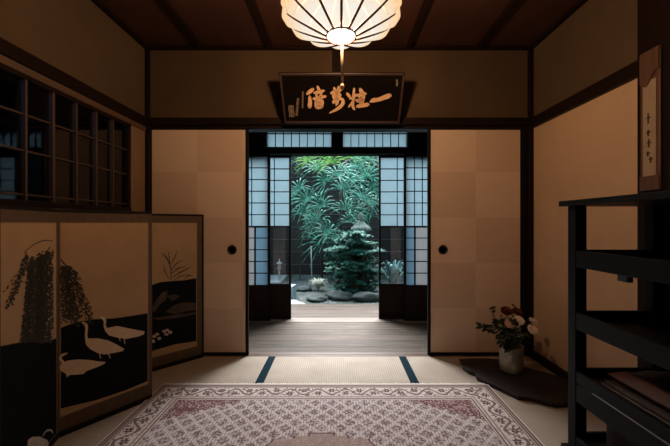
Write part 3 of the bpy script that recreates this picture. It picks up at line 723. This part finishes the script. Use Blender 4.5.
def flower(name, px, py, Y, r, m, label, cat, layers=4, open_=1.0, seed=0, cen=None):
    rr_ = random.Random(seed); Y -= .06; c = at(px, py, Y); base = Vector((VX_+rr_.uniform(-.025,.025), VY_+rr_.uniform(-.025,.025), ST+.06))
    e = empty(name, base, label, cat)
    mid = (c+base)/2+Vector(((c.x-base.x)*-.2, 0, .04))
    MB().tube([base, Vector((base.x+(c.x-base.x)*.15, base.y+(c.y-base.y)*.15, ST+.20)), mid+Vector((0,0,.02)) if mid.z > ST+.2 else Vector((mid.x, mid.y, ST+.22)), c], .0028, 6).build('stem', M['stem'], e)
    ax_ = (c-Vector((VX_, VY_, ST+.12))).normalized()*.6+Vector((0, -.6, .25)); ax_.normalize(); q = ax_.to_track_quat('Z', 'Y').to_matrix()
    g = MB()
    for L_ in range(layers):
        n2 = 4+L_*2; k = (L_+1)/layers
        for i in range(n2):
            a = 2*PI*(i+.5*(L_%2))/n2+rr_.uniform(-.1,.1); ln = r*(.45+.55*k); wdt = r*(.38+.15*k); tilt = (1-k)*1.25+.15*open_
            vs = []; 
            for iu in range(4):
                u = iu/3
                for iv in range(3):
                    v_ = (iv-1); w3 = wdt*math.sin(PI*(.18+.72*u))
                    rad_ = ln*u*math.cos(tilt*(1-.3*u))+.003; h_ = ln*u*math.sin(tilt)+(-.12*r if u == 1 else 0)+.06*r*abs(v_)
                    p3 = Vector((rad_*math.cos(a)-v_*w3*math.sin(a), rad_*math.sin(a)+v_*w3*math.cos(a), h_)); vs.append(c+q @ p3)
            fs = [(i2*3+j, i2*3+j+1, (i2+1)*3+j+1, (i2+1)*3+j) for i2 in range(3) for j in range(2)]
            g.add(vs, fs)
    g.blob(c+q @ Vector((0,0,r*.25)), r*.3, seed, .1, 8)
    g.build('bloom', m, e, smooth=True)
    return e
flower('rose', 506.5, 311, 2.33, .036, M['rose'], 'dark red rose, the left and larger of two at the top of the vase', 'flower', 5, .8, 1)
flower('rose', 517.5, 312, 2.36, .034, M['rose'], 'dark red rose, the right one of two at the top of the vase', 'flower', 5, .8, 2)
flower('white_flower', 519, 320.5, 2.30, .034, M['white_petal'], 'white flower just below the right dark red rose', 'flower', 4, 1, 3)
flower('pink_flower', 510, 324, 2.27, .033, M['pink_petal'], 'pale pink flower in the middle of the vase arrangement', 'flower', 4, 1, 4)
flower('white_flower', 533, 321.5, 2.36, .030, M['white_petal'], 'small white flower at the right, upper one of the pair', 'flower', 4, 1, 5)
flower('white_flower', 532.5, 330, 2.25, .034, M['white_petal'], 'larger white flower at the far right, lower one of the pair', 'flower', 5, 1, 6)
def leafy(pts_px, Y, nl, seed, label, size=.03, m='leaf', name='leafy_branch'):
    rr_ = random.Random(seed); Y -= .06; size *= 1.25; nl = int(nl*1.2); tip = [at(a, b, Y) for a, b in pts_px]; base = Vector((VX_+rr_.uniform(-.02,.02), VY_+rr_.uniform(-.02,.02), ST+.05))
    e = empty(name, base, label, 'flower foliage')
    path = [base, Vector((base.x, base.y, ST+.2))]+tip
    MB().tube(path, .0025, 6).build('stem', M['stem'], e)
    g = MB()
    for i in range(nl):
        u = rr_.uniform(0, 1)*(len(tip)-1) if len(tip) > 1 else 0; k = min(int(u), len(tip)-2); p = tip[k].lerp(tip[k+1], u-k)
        d_ = Vector((rr_.uniform(-1,1), rr_.uniform(-1,.6), rr_.uniform(-.6,.9))).normalized(); l_ = size*rr_.uniform(.7,1.35)
        s_ = d_.cross(Vector((rr_.uniform(-.3,.3), 1, rr_.uniform(-.3,.3)))).normalized(); n2 = d_.cross(s_)
        ww = l_*.26
        vs = [p, p+d_*l_*.35+s_*ww+n2*.003, p+d_*l_*.75+s_*ww*.6, p+d_*l_-n2*.004, p+d_*l_*.75-s_*ww*.6, p+d_*l_*.35-s_*ww+n2*.003, p+d_*l_*.5-n2*.004]
        g.add(vs, [(0,1,6,),(1,2,6),(2,3,6),(3,4,6),(4,5,6),(5,0,6)])
    g.build('leaves', M[m], e)
leafy([(503,345),(496,335),(489,328),(482,326)], 2.30, 26, 11, 'leafy green sprig leaning far left out of the vase', .034)
leafy([(505,345),(499,328),(494,315),(489,308)], 2.36, 24, 12, 'leafy sprig rising upper left with buds', .030)
leafy([(508,345),(503,330),(500,318)], 2.28, 26, 13, 'dark leafy sprig filling the left centre of the vase', .034)
leafy([(512,347),(514,335),(516,326)], 2.24, 34, 14, 'dark drooping foliage over the rim of the vase', .042)
leafy([(515,345),(523,332),(527,322)], 2.32, 26, 15, 'leafy sprig between the roses and the right white flowers', .034)
leafy([(509,349),(506,341),(507,333)], 2.25, 28, 16, 'dark leaves hanging at the front left of the rim', .042)
M['bud'] = plain('red_bud', (.14, .03, .03), .6, .3, 30)
leafy([(506,335),(512,318),(515,306)], 2.40, 12, 17, 'thin stalk with dark reddish buds behind the roses', .022, 'bud', 'bud_stalk')

# ------------------------------------------------------------------ black lacquer shelf by the right wall
sx0, sx1, sy0, sy1 = 1.030, 1.470, .55, 1.505
shf = empty('open_shelf', ((sx0+sx1)/2, 1.0, 0), 'tall black lacquered open shelf standing along the right wall', 'shelf')
for (xa, xb) in ((1.047, 1.098), (1.392, 1.462)):
    for (ya, yb) in ((1.455, 1.505), (.56, .61)):
        MB().bevbox((xa, ya, 0), (xb, yb, 1.128), .004).build('post', M['lacquer'], shf)
MB().bevbox((1.018, .52, 1.126), (1.500, 1.525, 1.150), .004).build('top_board', M['lacquer'], shf)
def tier(zt, zb, board_z, name='shelf_board'):
    g = MB().bevbox((1.050, .57, zb), (1.066, 1.495, zt), .003).bevbox((1.440, .57, zb), (1.456, 1.495, zt), .003).bevbox((1.06, 1.479, zb), (1.45, 1.495, zt), .003).bevbox((1.06, .57, zb), (1.45, .586, zt), .003)
    g.box((1.062, .58, board_z-.014), (1.446, 1.485, board_z)); return g.build(name, M['lacquer'], shf)
tier(.930, .855, .885); tier(.655, .580, .61); tier(.397, .345, .365); tier(.345-.003, .262, .30); tier(.108, .045, .085)
MB().box((1.046, .60, .346), (1.0495, 1.36, .350)).build('edge_highlight', M['bright_edge'], shf)  # pale strip stands in for the highlight along the front rail
MB().bevbox((1.052, 1.20, .832), (1.075, 1.245, .856), .003).build('latch', M['black_metal'], shf)
MB().bevbox((1.025, 1.44, 0), (1.06, 1.52, .040), .004).build('foot', M['dark_wood_y'], shf)
# things on the shelf
M['cushion'] = plain('brown_fabric', (.065, .024, .014), .75, .3, 12, .4)
M['mat'] = plain('folded_mat', (.04, .024, .016), .8, .35, 25, .3)
M['paperedge'] = plain('pale_piping', (.12, .09, .07), .7, .2, 40)
def pillow(x0, x1, y0, y1, z0, z1, nx=14, ny=22, seed=1):
    from mathutils import noise
    vs = []; fs = []
    for sgn_ in (1, -1):
        for j in range(ny+1):
            for i in range(nx+1):
                u, v_ = i/nx*2-1, j/ny*2-1; k = (max(0, 1-u**6)*max(0, 1-v_**6))**.4
                zc = (z0+z1)/2; hz = (z1-z0)/2*k; w_ = noise.noise(Vector((i*.4, j*.3, seed+sgn_)))*.008*k
                vs.append((x0+(x1-x0)*i/nx, y0+(y1-y0)*j/ny, zc+sgn_*hz+(w_ if sgn_ > 0 else 0)))
    N = (nx+1)*(ny+1)
    for s_ in (0, 1):
        for j in range(ny):
            for i in range(nx):
                a = s_*N+j*(nx+1)+i; q = (a, a+1, a+nx+2, a+nx+1); fs.append(q if s_ == 0 else q[::-1])
    return MB().add(vs, fs)
mat_ = empty('folded_mat', (1.27, 1.06, .366), 'folded dark mat with pale edge under the brown cushion on the shelf', 'mat')
MB().bevbox((1.095, .66, .367), (1.43, 1.375, .385), .007).bevbox((1.098, .66, .385), (1.43, 1.365, .402), .007).build('folded_layers', M['mat'], mat_)
MB().tube([(1.093, .66, .386), (1.093, 1.37, .386)], .0028, 6).build('piping', M['paperedge'], mat_)
cu = pillow(1.105, 1.43, .66, 1.36, .402, .462).build('cushion', M['cushion'], smooth=True)
tag(cu, 'flat reddish brown cushion lying on the lower part of the black shelf', 'cushion')
bx = empty('wooden_box', (1.19, 1.33, .085), 'small dark weathered wooden box on the bottom board of the shelf', 'box')
M['boxwood'] = wood('box_wood', (.055, .04, .035), 2, .7, .5)
MB().bevbox((1.145, 1.25, .086), (1.235, 1.41, .198), .004).build('box_body', M['boxwood'], bx)
MB().bevbox((1.140, 1.245, .198), (1.240, 1.415, .208), .003).build('box_lid', M['boxwood'], bx)
# poem card holder on the right post
M['holder'] = wood('holder_wood', (.09, .042, .026), 2, .5, .35)
M['card'] = plain('card_paper', (.30, .23, .16), .8, .1, 15)
HX = XR-.03
ph_ = empty('poem_card_holder', (HX, 1.57, 1.2), 'narrow brown wooden holder with a pale poem card mounted on the right post', 'wall hanging')
MB().bevbox((HX-.012, 1.522, 1.205), (HX, 1.622, 1.875), .003).build('backboard', M['holder'], ph_)
out = []
for k in range(13):
    u = k/12; out.append((1.524+.096*u, 1.715+.022*math.sin(u*PI*2+.6)+.035*(1-u)))
g = MB(); vs = [(HX-.018, y_, z_) for y_, z_ in out]+[(HX-.018, 1.620, 1.872), (HX-.018, 1.524, 1.872)]; vs2 = [(HX-.012, b, c) for a, b, c in vs]; n_ = len(vs)
g.add(vs+vs2, [tuple(range(n_)), tuple(range(n_, 2*n_))[::-1]]+[(i, (i+1) % n_, n_+(i+1) % n_, n_+i) for i in range(n_)]); MB().bevbox((HX-.018, 1.524, 1.207), (HX-.012, 1.620, 1.275), .002).build('lower_clip', M['holder'], ph_)
g.build('carved_clip', M['holder'], ph_)
MB().box((HX-.0145, 1.540, 1.27), (HX-.012, 1.606, 1.73)).build('poem_card', M['card'], ph_)
g = MB()
for k, (y_, z_, l_) in enumerate(((1.578, 1.55, .05), (1.578, 1.48, .03), (1.575, 1.43, .04), (1.580, 1.38, .025), (1.566, 1.35, .03))):
    g.box((HX-.0152, y_-.004, z_-l_/2), (HX-.0145, y_+.004, z_+l_/2)); g.box((HX-.0152, y_-.012, z_), (HX-.0145, y_+.010, z_+.006))
g.build('ink_writing', M['ink_land'], ph_)

# ------------------------------------------------------------------ garden
GZ = -.08
t = NT('garden_gravel'); nz = t.noise(3, None, 5); v1 = t.vor(28)
c0 = t.ramp(v1, [(0, (.20,.23,.24)), (.5, (.10,.12,.12)), (.9, (.03,.035,.035))]); c1 = t.mix(t.ramp(nz, [(.45, (0,0,0)), (.6, (1,1,1))]), c0, (.035,.06,.045))
M['gravel'] = t.done(c1, .8, bump=v1, bs=.6, bd=.02)
g = MB(); from mathutils import noise as mnoise
NX, NY = 60, 40; vs = []; fs = []
for j in range(NY+1):
    for i in range(NX+1):
        x_ = -3.5+7*i/NX; y_ = 4.0+3.4*j/NY; hgt = max(0, (y_-4.8))*.015+mnoise.noise(Vector((x_*1.6, y_*1.6, 0)))*.03
        vs.append((x_, y_, GZ+hgt))
for j in range(NY):
    for i in range(NX): a = j*(NX+1)+i; fs.append((a, a+1, a+NX+2, a+NX+1))
o = g.add(vs, fs).build('garden_ground', M['gravel'], smooth=True, kind='structure')
def gz(x_, y_): return GZ+max(0, (y_-4.8))*.015+mnoise.noise(Vector((x_*1.6, y_*1.6, 0)))*.03
# board fence
M['fence'] = wood('fence_boards', (.018, .016, .016), 0, .7, .5)
M['fence_line'] = plain('fence_rail', (.16, .18, .18), .95, .3, 20)
fe = empty('garden_fence', (0, 7.0, GZ), 'dark horizontal board fence behind the garden palms', 'fence')
g = MB(); z_ = GZ; k = 0
while z_ < 2.7: g.bevbox((-3.5, 6.98, z_), (3.5, 7.01, z_+.2615), .004); z_ += .262; k += 1
g.build('board_panel', M['fence'], fe)
g = MB(); z_ = GZ+.256
while z_ < 2.7: g.tube([(-3.5, 6.962, z_), (3.5, 6.962, z_+.01)], .0042, 6); z_ += .262
g.build('bamboo_rail', M['fence_line'], fe)
for xx in (-2.4, -.98, .42, 1.9): MB().bevbox((xx-.05, 7.01, GZ), (xx+.05, 7.09, 2.72), .006).build('fence_post', M['fence'], fe)
o = struct('wall_garden', MB().box((-3.6, 3.7, GZ-.1), (-3.5, 7.1, 2.7)).box((3.5, 3.7, GZ-.1), (3.6, 7.1, 2.7)), M['fence'])
# leaves
def leafmat(name, c, c2):
    t = NT(name); nz = t.noise(11, None, 3); oi = t.n('ShaderNodeObjectInfo')
    c_ = t.mix(t.ramp(nz, [(.40, (0,0,0)), (.66, (1,1,1))]), c, c2); m_ = t.done(c_, .5); t.b.inputs['Specular IOR Level'].default_value = .3
    tr = t.n('ShaderNodeBsdfTranslucent'); t.set(tr.inputs[0], c_); mx = t.n('ShaderNodeMixShader'); mx.inputs[0].default_value = .12
    t.t.links.new(t.b.outputs[0], mx.inputs[1]); t.t.links.new(tr.outputs[0], mx.inputs[2]); t.t.links.new(mx.outputs[0], t.out.inputs[0]); return m_
M['palm'] = leafmat('palm_leaf', (.02, .13, .09), (.18, .54, .41))
M['palm_bright'] = leafmat('palm_leaf_bright', (.08, .26, .05), (.34, .58, .16))
M['shrub'] = leafmat('shrub_leaf', (.03, .14, .11), (.10, .33, .27))
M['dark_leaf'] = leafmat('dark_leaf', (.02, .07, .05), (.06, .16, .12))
M['pale_leaf'] = leafmat('pale_leaf', (.70, .76, .66), (.85, .88, .80))
M['trunk'] = plain('palm_fibre', (.05, .04, .03), .9, .4, 40, .5)
def fan(c, R, seed, m, parent, aim=None, nb=13, spread=1.9):
    """one fan leaf: pleated blades radiating from the hub, with drooping tips"""
    rr_ = random.Random(seed); g = MB()
    aim = (aim or Vector((rr_.uniform(-.8,.8), -1, rr_.uniform(-.2,.7)))).normalized()          # normal of the fan
    side = aim.cross(Vector((0,0,1))).normalized(); upv = side.cross(aim).normalized()
    roll = rr_.uniform(-.7, .7); m0 = upv*math.cos(roll)+side*math.sin(roll); s0 = side*math.cos(roll)-upv*math.sin(roll)
    # blades hang mostly outward and down
    for i in range(nb):
        a = -spread+2*spread*i/(nb-1)+rr_.uniform(-.05,.05); d_ = (m0*math.cos(a)+s0*math.sin(a)); w_ = R*.040*(1.0-.25*abs(a)/spread); l_ = R*(1-.22*(abs(a)/spread)**2)*rr_.uniform(.88,1.06)
        cr = d_.cross(aim).normalized(); pts = []
        for u in (0, .3, .6, .85, 1.0):
            p = c+d_*l_*u+aim*(R*.12*math.sin(u*PI*.8))-Vector((0,0,1))*(R*.34*u**2.4)
            ww = w_*(.35+1.3*u if u < .5 else (1.15-.95*(u-.5)/.5)); pts.append((p, ww))
        vs = []
        for p, ww in pts: vs += [p-cr*ww, p+aim*ww*.45, p+cr*ww]
        fs = []
        for k in range(4): fs += [(k*3, k*3+1, k*3+4, k*3+3), (k*3+1, k*3+2, k*3+5, k*3+4)]
        g.add(vs, fs)
    return g.build('palm_frond', m, parent)
def palm(name_label, base, trunk_top, fans, seed):
    e = empty('fan_palm', base, name_label, 'palm')
    MB().tube([base, (base+trunk_top)/2+Vector((.03, 0, 0)), trunk_top], [.028, .024, .02], 8).build('trunk', M['trunk'], e, smooth=True)
    st = MB()
    for i, (px, py, Y, Rp, m) in enumerate(fans):
        c = at(px, py, Y); R = Rp/F*Y
        q = base.lerp(trunk_top, min(1, max(.2, (c.z-.25-base.z)/(trunk_top.z-base.z))))
        st.tube([q, (q+c)/2+Vector((0, 0, .06)), c], .004, 5)
        fan(c, R, seed*50+i, M[m], e)
    st.build('leaf_stalk', M['stem'], e)
    return e
pA = at(337, 290, 6.00); pA.z = gz(pA.x, 6.00)
fansA = [(330,163,5.70,22,'palm_bright'),(352,158,5.80,24,'palm_bright'),(366,160,5.70,22,'palm'),(318,170,5.80,22,'palm'),(308,162,6.00,20,'palm_bright'),(338,176,5.50,28,'palm'),(352,180,5.55,28,'palm'),(343,190,5.45,30,'palm'),(366,178,5.80,24,'palm'),
         (338,150,5.90,24,'palm_bright'),(356,168,5.60,22,'palm'),(345,148,5.60,20,'palm_bright'),(326,182,5.70,22,'palm')]
palm('tallest fan palm with bright top fronds in the centre of the garden opening', pA, at(341, 170, 6.00), fansA, 1)
pB = at(322, 290, 5.90); pB.z = gz(pB.x, 5.90)
fansB = [(322,207,5.40,28,'palm'),(308,200,5.60,24,'palm'),(303,214,5.65,22,'palm'),(317,221,5.45,25,'palm'),(328,234,5.50,27,'palm'),(321,243,6.3,27,'palm'),(336,240,5.60,22,'palm'),(300,190,5.80,20,'palm'),(312,230,5.90,22,'dark_leaf')]
palm('fan palm at the left of the garden opening with low drooping fronds', pB, at(318, 205, 5.95), fansB, 2)
pC = at(362, 290, 6.10); pC.z = gz(pC.x, 6.10)
fansC = [(363,200,5.60,26,'palm'),(374,205,5.70,22,'palm'),(356,212,5.75,22,'palm'),(372,190,5.90,22,'palm'),(350,222,5.80,22,'palm'),(368,218,6.10,20,'dark_leaf'),(345,210,5.70,24,'palm')]
palm('fan palm at the right of the garden opening behind the stone lantern', pC, at(363, 195, 6.15), fansC, 3)
# stone lanterns
M['stone'] = plain('mossy_stone', (.17, .22, .20), .9, .35, 9, .6)
M['stone_pale'] = plain('pale_stone', (.42, .47, .48), .9, .2, 9, .5)
def lantern(c, s, m, label, wq=.62):
    e = empty('stone_lantern', c, label, 'lantern')
    MB().lathe([(0,0), (.20*s,0), (.19*s,.05*s), (.10*s,.09*s), (.075*s,.12*s), (.07*s,.52*s), (.10*s,.56*s), (.17*s,.60*s), (.17*s,.64*s), (0,.64*s)], c, 12).build('base', m, e)
    g = MB()
    for i in range(6):
        a = 2*PI*i/6; g.bevbox((.085*s, -.022*s, .64*s), (.125*s, .022*s, .82*s), .004, M=Matrix.Translation(c) @ Matrix.Rotation(a, 4, 'Z'))
    g.lathe([(0,.64*s), (.07*s,.64*s), (.07*s,.82*s), (0,.82*s)], c, 12); g.build('fire_box', m, e)
    MB().lathe([(0,.82*s), (.20*s,.825*s), (.235*s,.85*s), (.22*s,.875*s), (.14*s,.915*s), (.07*s,.955*s), (.045*s,.965*s), (0,.965*s)], c, 6).build('roof', m, e)
    MB().lathe([(0,.965*s), (.05*s,.97*s), (.035*s,.985*s), (.06*s,1.02*s), (.055*s,1.05*s), (.02*s,1.08*s), (0,1.09*s)], c, 12).build('finial', m, e, smooth=True)
    for ch in e.children:
        for v in ch.data.vertices: v.co.x = c.x+(v.co.x-c.x)*wq; v.co.y = c.y+(v.co.y-c.y)*wq
lc = at(361, 223, 5.45); lc.z = 0; lz = gz(lc.x, 5.45)
lantern(Vector((lc.x, 5.45, lz)), (at(0, 212, 5.45).z-lz)/1.09, M['stone'], 'mossy stone lantern among the palms behind the round shrub')
l2 = at(279.3, 262, 6.3); lz2 = gz(l2.x, 6.3)
lantern(Vector((l2.x, 6.3, lz2)), (at(0, 258.5, 6.3).z-lz2)/1.09, M['stone_pale'], 'small pale stone lantern seen through the left door pane')
# shrub: layered small leaves
def leaf_cloud(g, c, rx, ry, rz, n, size, seed, flat=.35):
    rr_ = random.Random(seed)
    for i in range(n):
        th = rr_.uniform(0, 2*PI); u = rr_.random()**.5; zz = rr_.uniform(-1, 1)
        k = math.sqrt(max(0, 1-zz*zz)); p = Vector(c)+Vector((math.cos(th)*rx*u*k, math.sin(th)*ry*u*k, zz*rz))
        d_ = Vector((rr_.uniform(-1,1), rr_.uniform(-1,.6), rr_.uniform(-flat, flat))).normalized(); n2 = Vector((rr_.uniform(-.4,.4), rr_.uniform(-.7,0), 1)).normalized(); s_ = d_.cross(n2).normalized()
        l_ = size*rr_.uniform(.6,1.3); w_ = l_*.22
        g.add([p, p+d_*l_*.5+s_*w_, p+d_*l_, p+d_*l_*.5-s_*w_], [(0,1,2),(0,2,3)])
sh = empty('layered_shrub', (at(356,290,5.1).x, 5.1, gz(.28, 5.1)), 'rounded shrub with layered blue green foliage in front of the lantern', 'shrub')
g = MB(); rr_ = random.Random(9)
for i in range(95):
    px = min(max(355+rr_.gauss(0, 13), 332), 379); top = 232+((px-355)/24)**2*18; py = top+rr_.random()**1.2*(290-top)
    c = at(px, py, 5.00+rr_.uniform(0, .30)); leaf_cloud(g, c, .10, .10, .016, 80, .060, i, .25)
g.build('foliage', M['shrub'], sh)
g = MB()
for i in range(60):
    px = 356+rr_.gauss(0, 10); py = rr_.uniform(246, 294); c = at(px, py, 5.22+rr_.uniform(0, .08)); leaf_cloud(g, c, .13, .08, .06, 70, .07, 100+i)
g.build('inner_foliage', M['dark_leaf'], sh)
g = MB(); b0 = Vector((at(356,290,5.1).x, 5.1, gz(.28, 5.1)))
for i in range(7): g.tube([b0, b0+Vector((rr_.uniform(-.15,.15), 0, .35)), b0+Vector((rr_.uniform(-.32,.32), rr_.uniform(-.1,.1), .75))], [.015, .01, .004], 6)
g.build('branches', M['trunk'], sh)
# background dark foliage at the back, and the plant seen through the right pane
def bush(px, py, Y, r, n, size, m, label, name='leafy_bush', seed=3):
    c = at(px, py, Y); zg = gz(c.x, Y); e = empty(name, (c.x, Y, zg), label, 'bush'); g = MB(); leaf_cloud(g, c, r, r*.8, r, n, size, seed, .8); g.build('foliage', M[m], e)
    MB().tube([(c.x, Y, zg), c], .012, 6).build('stem', M['trunk'], e)
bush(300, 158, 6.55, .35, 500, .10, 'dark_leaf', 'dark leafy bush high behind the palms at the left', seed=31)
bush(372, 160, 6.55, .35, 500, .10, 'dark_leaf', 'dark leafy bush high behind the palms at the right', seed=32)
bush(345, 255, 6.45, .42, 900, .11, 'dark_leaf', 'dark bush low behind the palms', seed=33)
# fern-like plant at right
def blades(name, base, n, h, spread, m, label, cat, seed, w=.012):
    rr_ = random.Random(seed); e = empty(name, base, label, cat); g = MB()
    for i in range(n):
        a = rr_.uniform(0, 2*PI); s_ = rr_.uniform(.3, 1)*spread; hh = h*rr_.uniform(.5, 1); d_ = Vector((math.cos(a), math.sin(a)*.8, 0)); cr = d_.cross(Vector((0,0,1)))
        pts = [Vector(base)+d_*s_*u+Vector((0,0,1))*(hh*math.sin(u*PI*.62)) for u in (0, .25, .5, .75, 1)]; ws = [.4, 1, 1, .7, .05]
        vs = []
        for p, k in zip(pts, ws): vs += [p-cr*w*k, p+cr*w*k]
        g.add(vs, [(k*2, k*2+1, k*2+3, k*2+2) for k in range(4)])
    g.build('leaves', M[m], e); return e
bR = at(393, 288, 5.45); bR.z = gz(bR.x, 5.45)
M['teal_leaf'] = leafmat('teal_leaf', (.16, .36, .36), (.36, .55, .54))
blades('broad_leaf_plant', bR, 60, .52, .34, 'teal_leaf', 'arching broad leaf plant seen through the right door pane', 'plant', 21, .026)
bL = at(318, 289, 5.5); bL.z = gz(bL.x, 5.5)+.01
blades('variegated_grass', bL, 150, .20, .21, 'pale_leaf', 'low pale variegated grass clump on the garden ground', 'plant', 22, .008)
g = MB(); tag(g.tube([(at(312,280,5.75).x, 5.75, gz(-.45, 5.75)), (at(311,248,5.75).x, 5.75, at(311,246,5.75).z)], .009, 8).build('bamboo_stake', M['stone_pale'], smooth=True), 'thin pale stake standing behind the variegated grass', 'stake')
# rocks
M['rock'] = plain('dark_rock', (.045, .065, .065), .75, .4, 7, .7)
def rock(px, py, Y, w_, h_, d_, seed, label, m='rock'):
    c = at(px, py, Y); c.z = gz(c.x, Y)+h_*.25
    o = MB().blob(c, 1.0, seed, .22, 20, squash=(w_/2, d_/2, h_/2)).build('garden_rock', M[m], smooth=True); tag(o, label, 'rock')
rock(340, 298, 4.85, .42, .16, .24, 1, 'flat dark rock at the veranda edge, in the middle')
rock(317, 300, 4.74, .28, .09, .18, 2, 'low flat rock left of the middle rock, nearest the veranda', )
rock(369, 296, 4.72, .50, .16, .22, 3, 'dark rock at the foot of the rounded shrub')
rock(303, 291, 5.45, .30, .10, .22, 4, 'small rock at the left behind the gravel strip')
# pale stone slab and veranda step
M['bluestone'] = plain('blue_grey_stone', (.30, .42, .48), .6, .1, 9, .2)
a = [(-.95, 5.0), (-.63, 5.0), (-.66, 4.78), (-.95, 4.78)]
o = MB().prism(a, GZ-.05, .125).build('stone_post', M['bluestone']); tag(o, 'pale blue grey stone block at the left edge of the garden opening', 'stone')
a = [(-1.9, 4.36), (-.36, 4.36), (-.62, 4.72), (-1.9, 4.72)]
o = MB().prism([(x_-.0, y_) for x_, y_ in a], GZ-.06, GZ+.035).build('stone_path', M['stone_pale']); tag(o, 'pale stone slab beside the veranda at the left', 'paving stone')
a = [(at(262,284,6.1).x, 6.0), (at(281,284,6.1).x, 6.0), (at(288,277,6.9).x, 6.85), (at(262,277,6.9).x, 6.85)]
o = MB().prism(a, GZ-.06, GZ+.05).build('stone_path', M['stone_pale']); tag(o, 'pale paved strip by the fence, seen through the left door pane', 'paving stone')
for o in list(C.objects):
    if o.type == 'EMPTY' and not o.children and 'category' not in o: pass
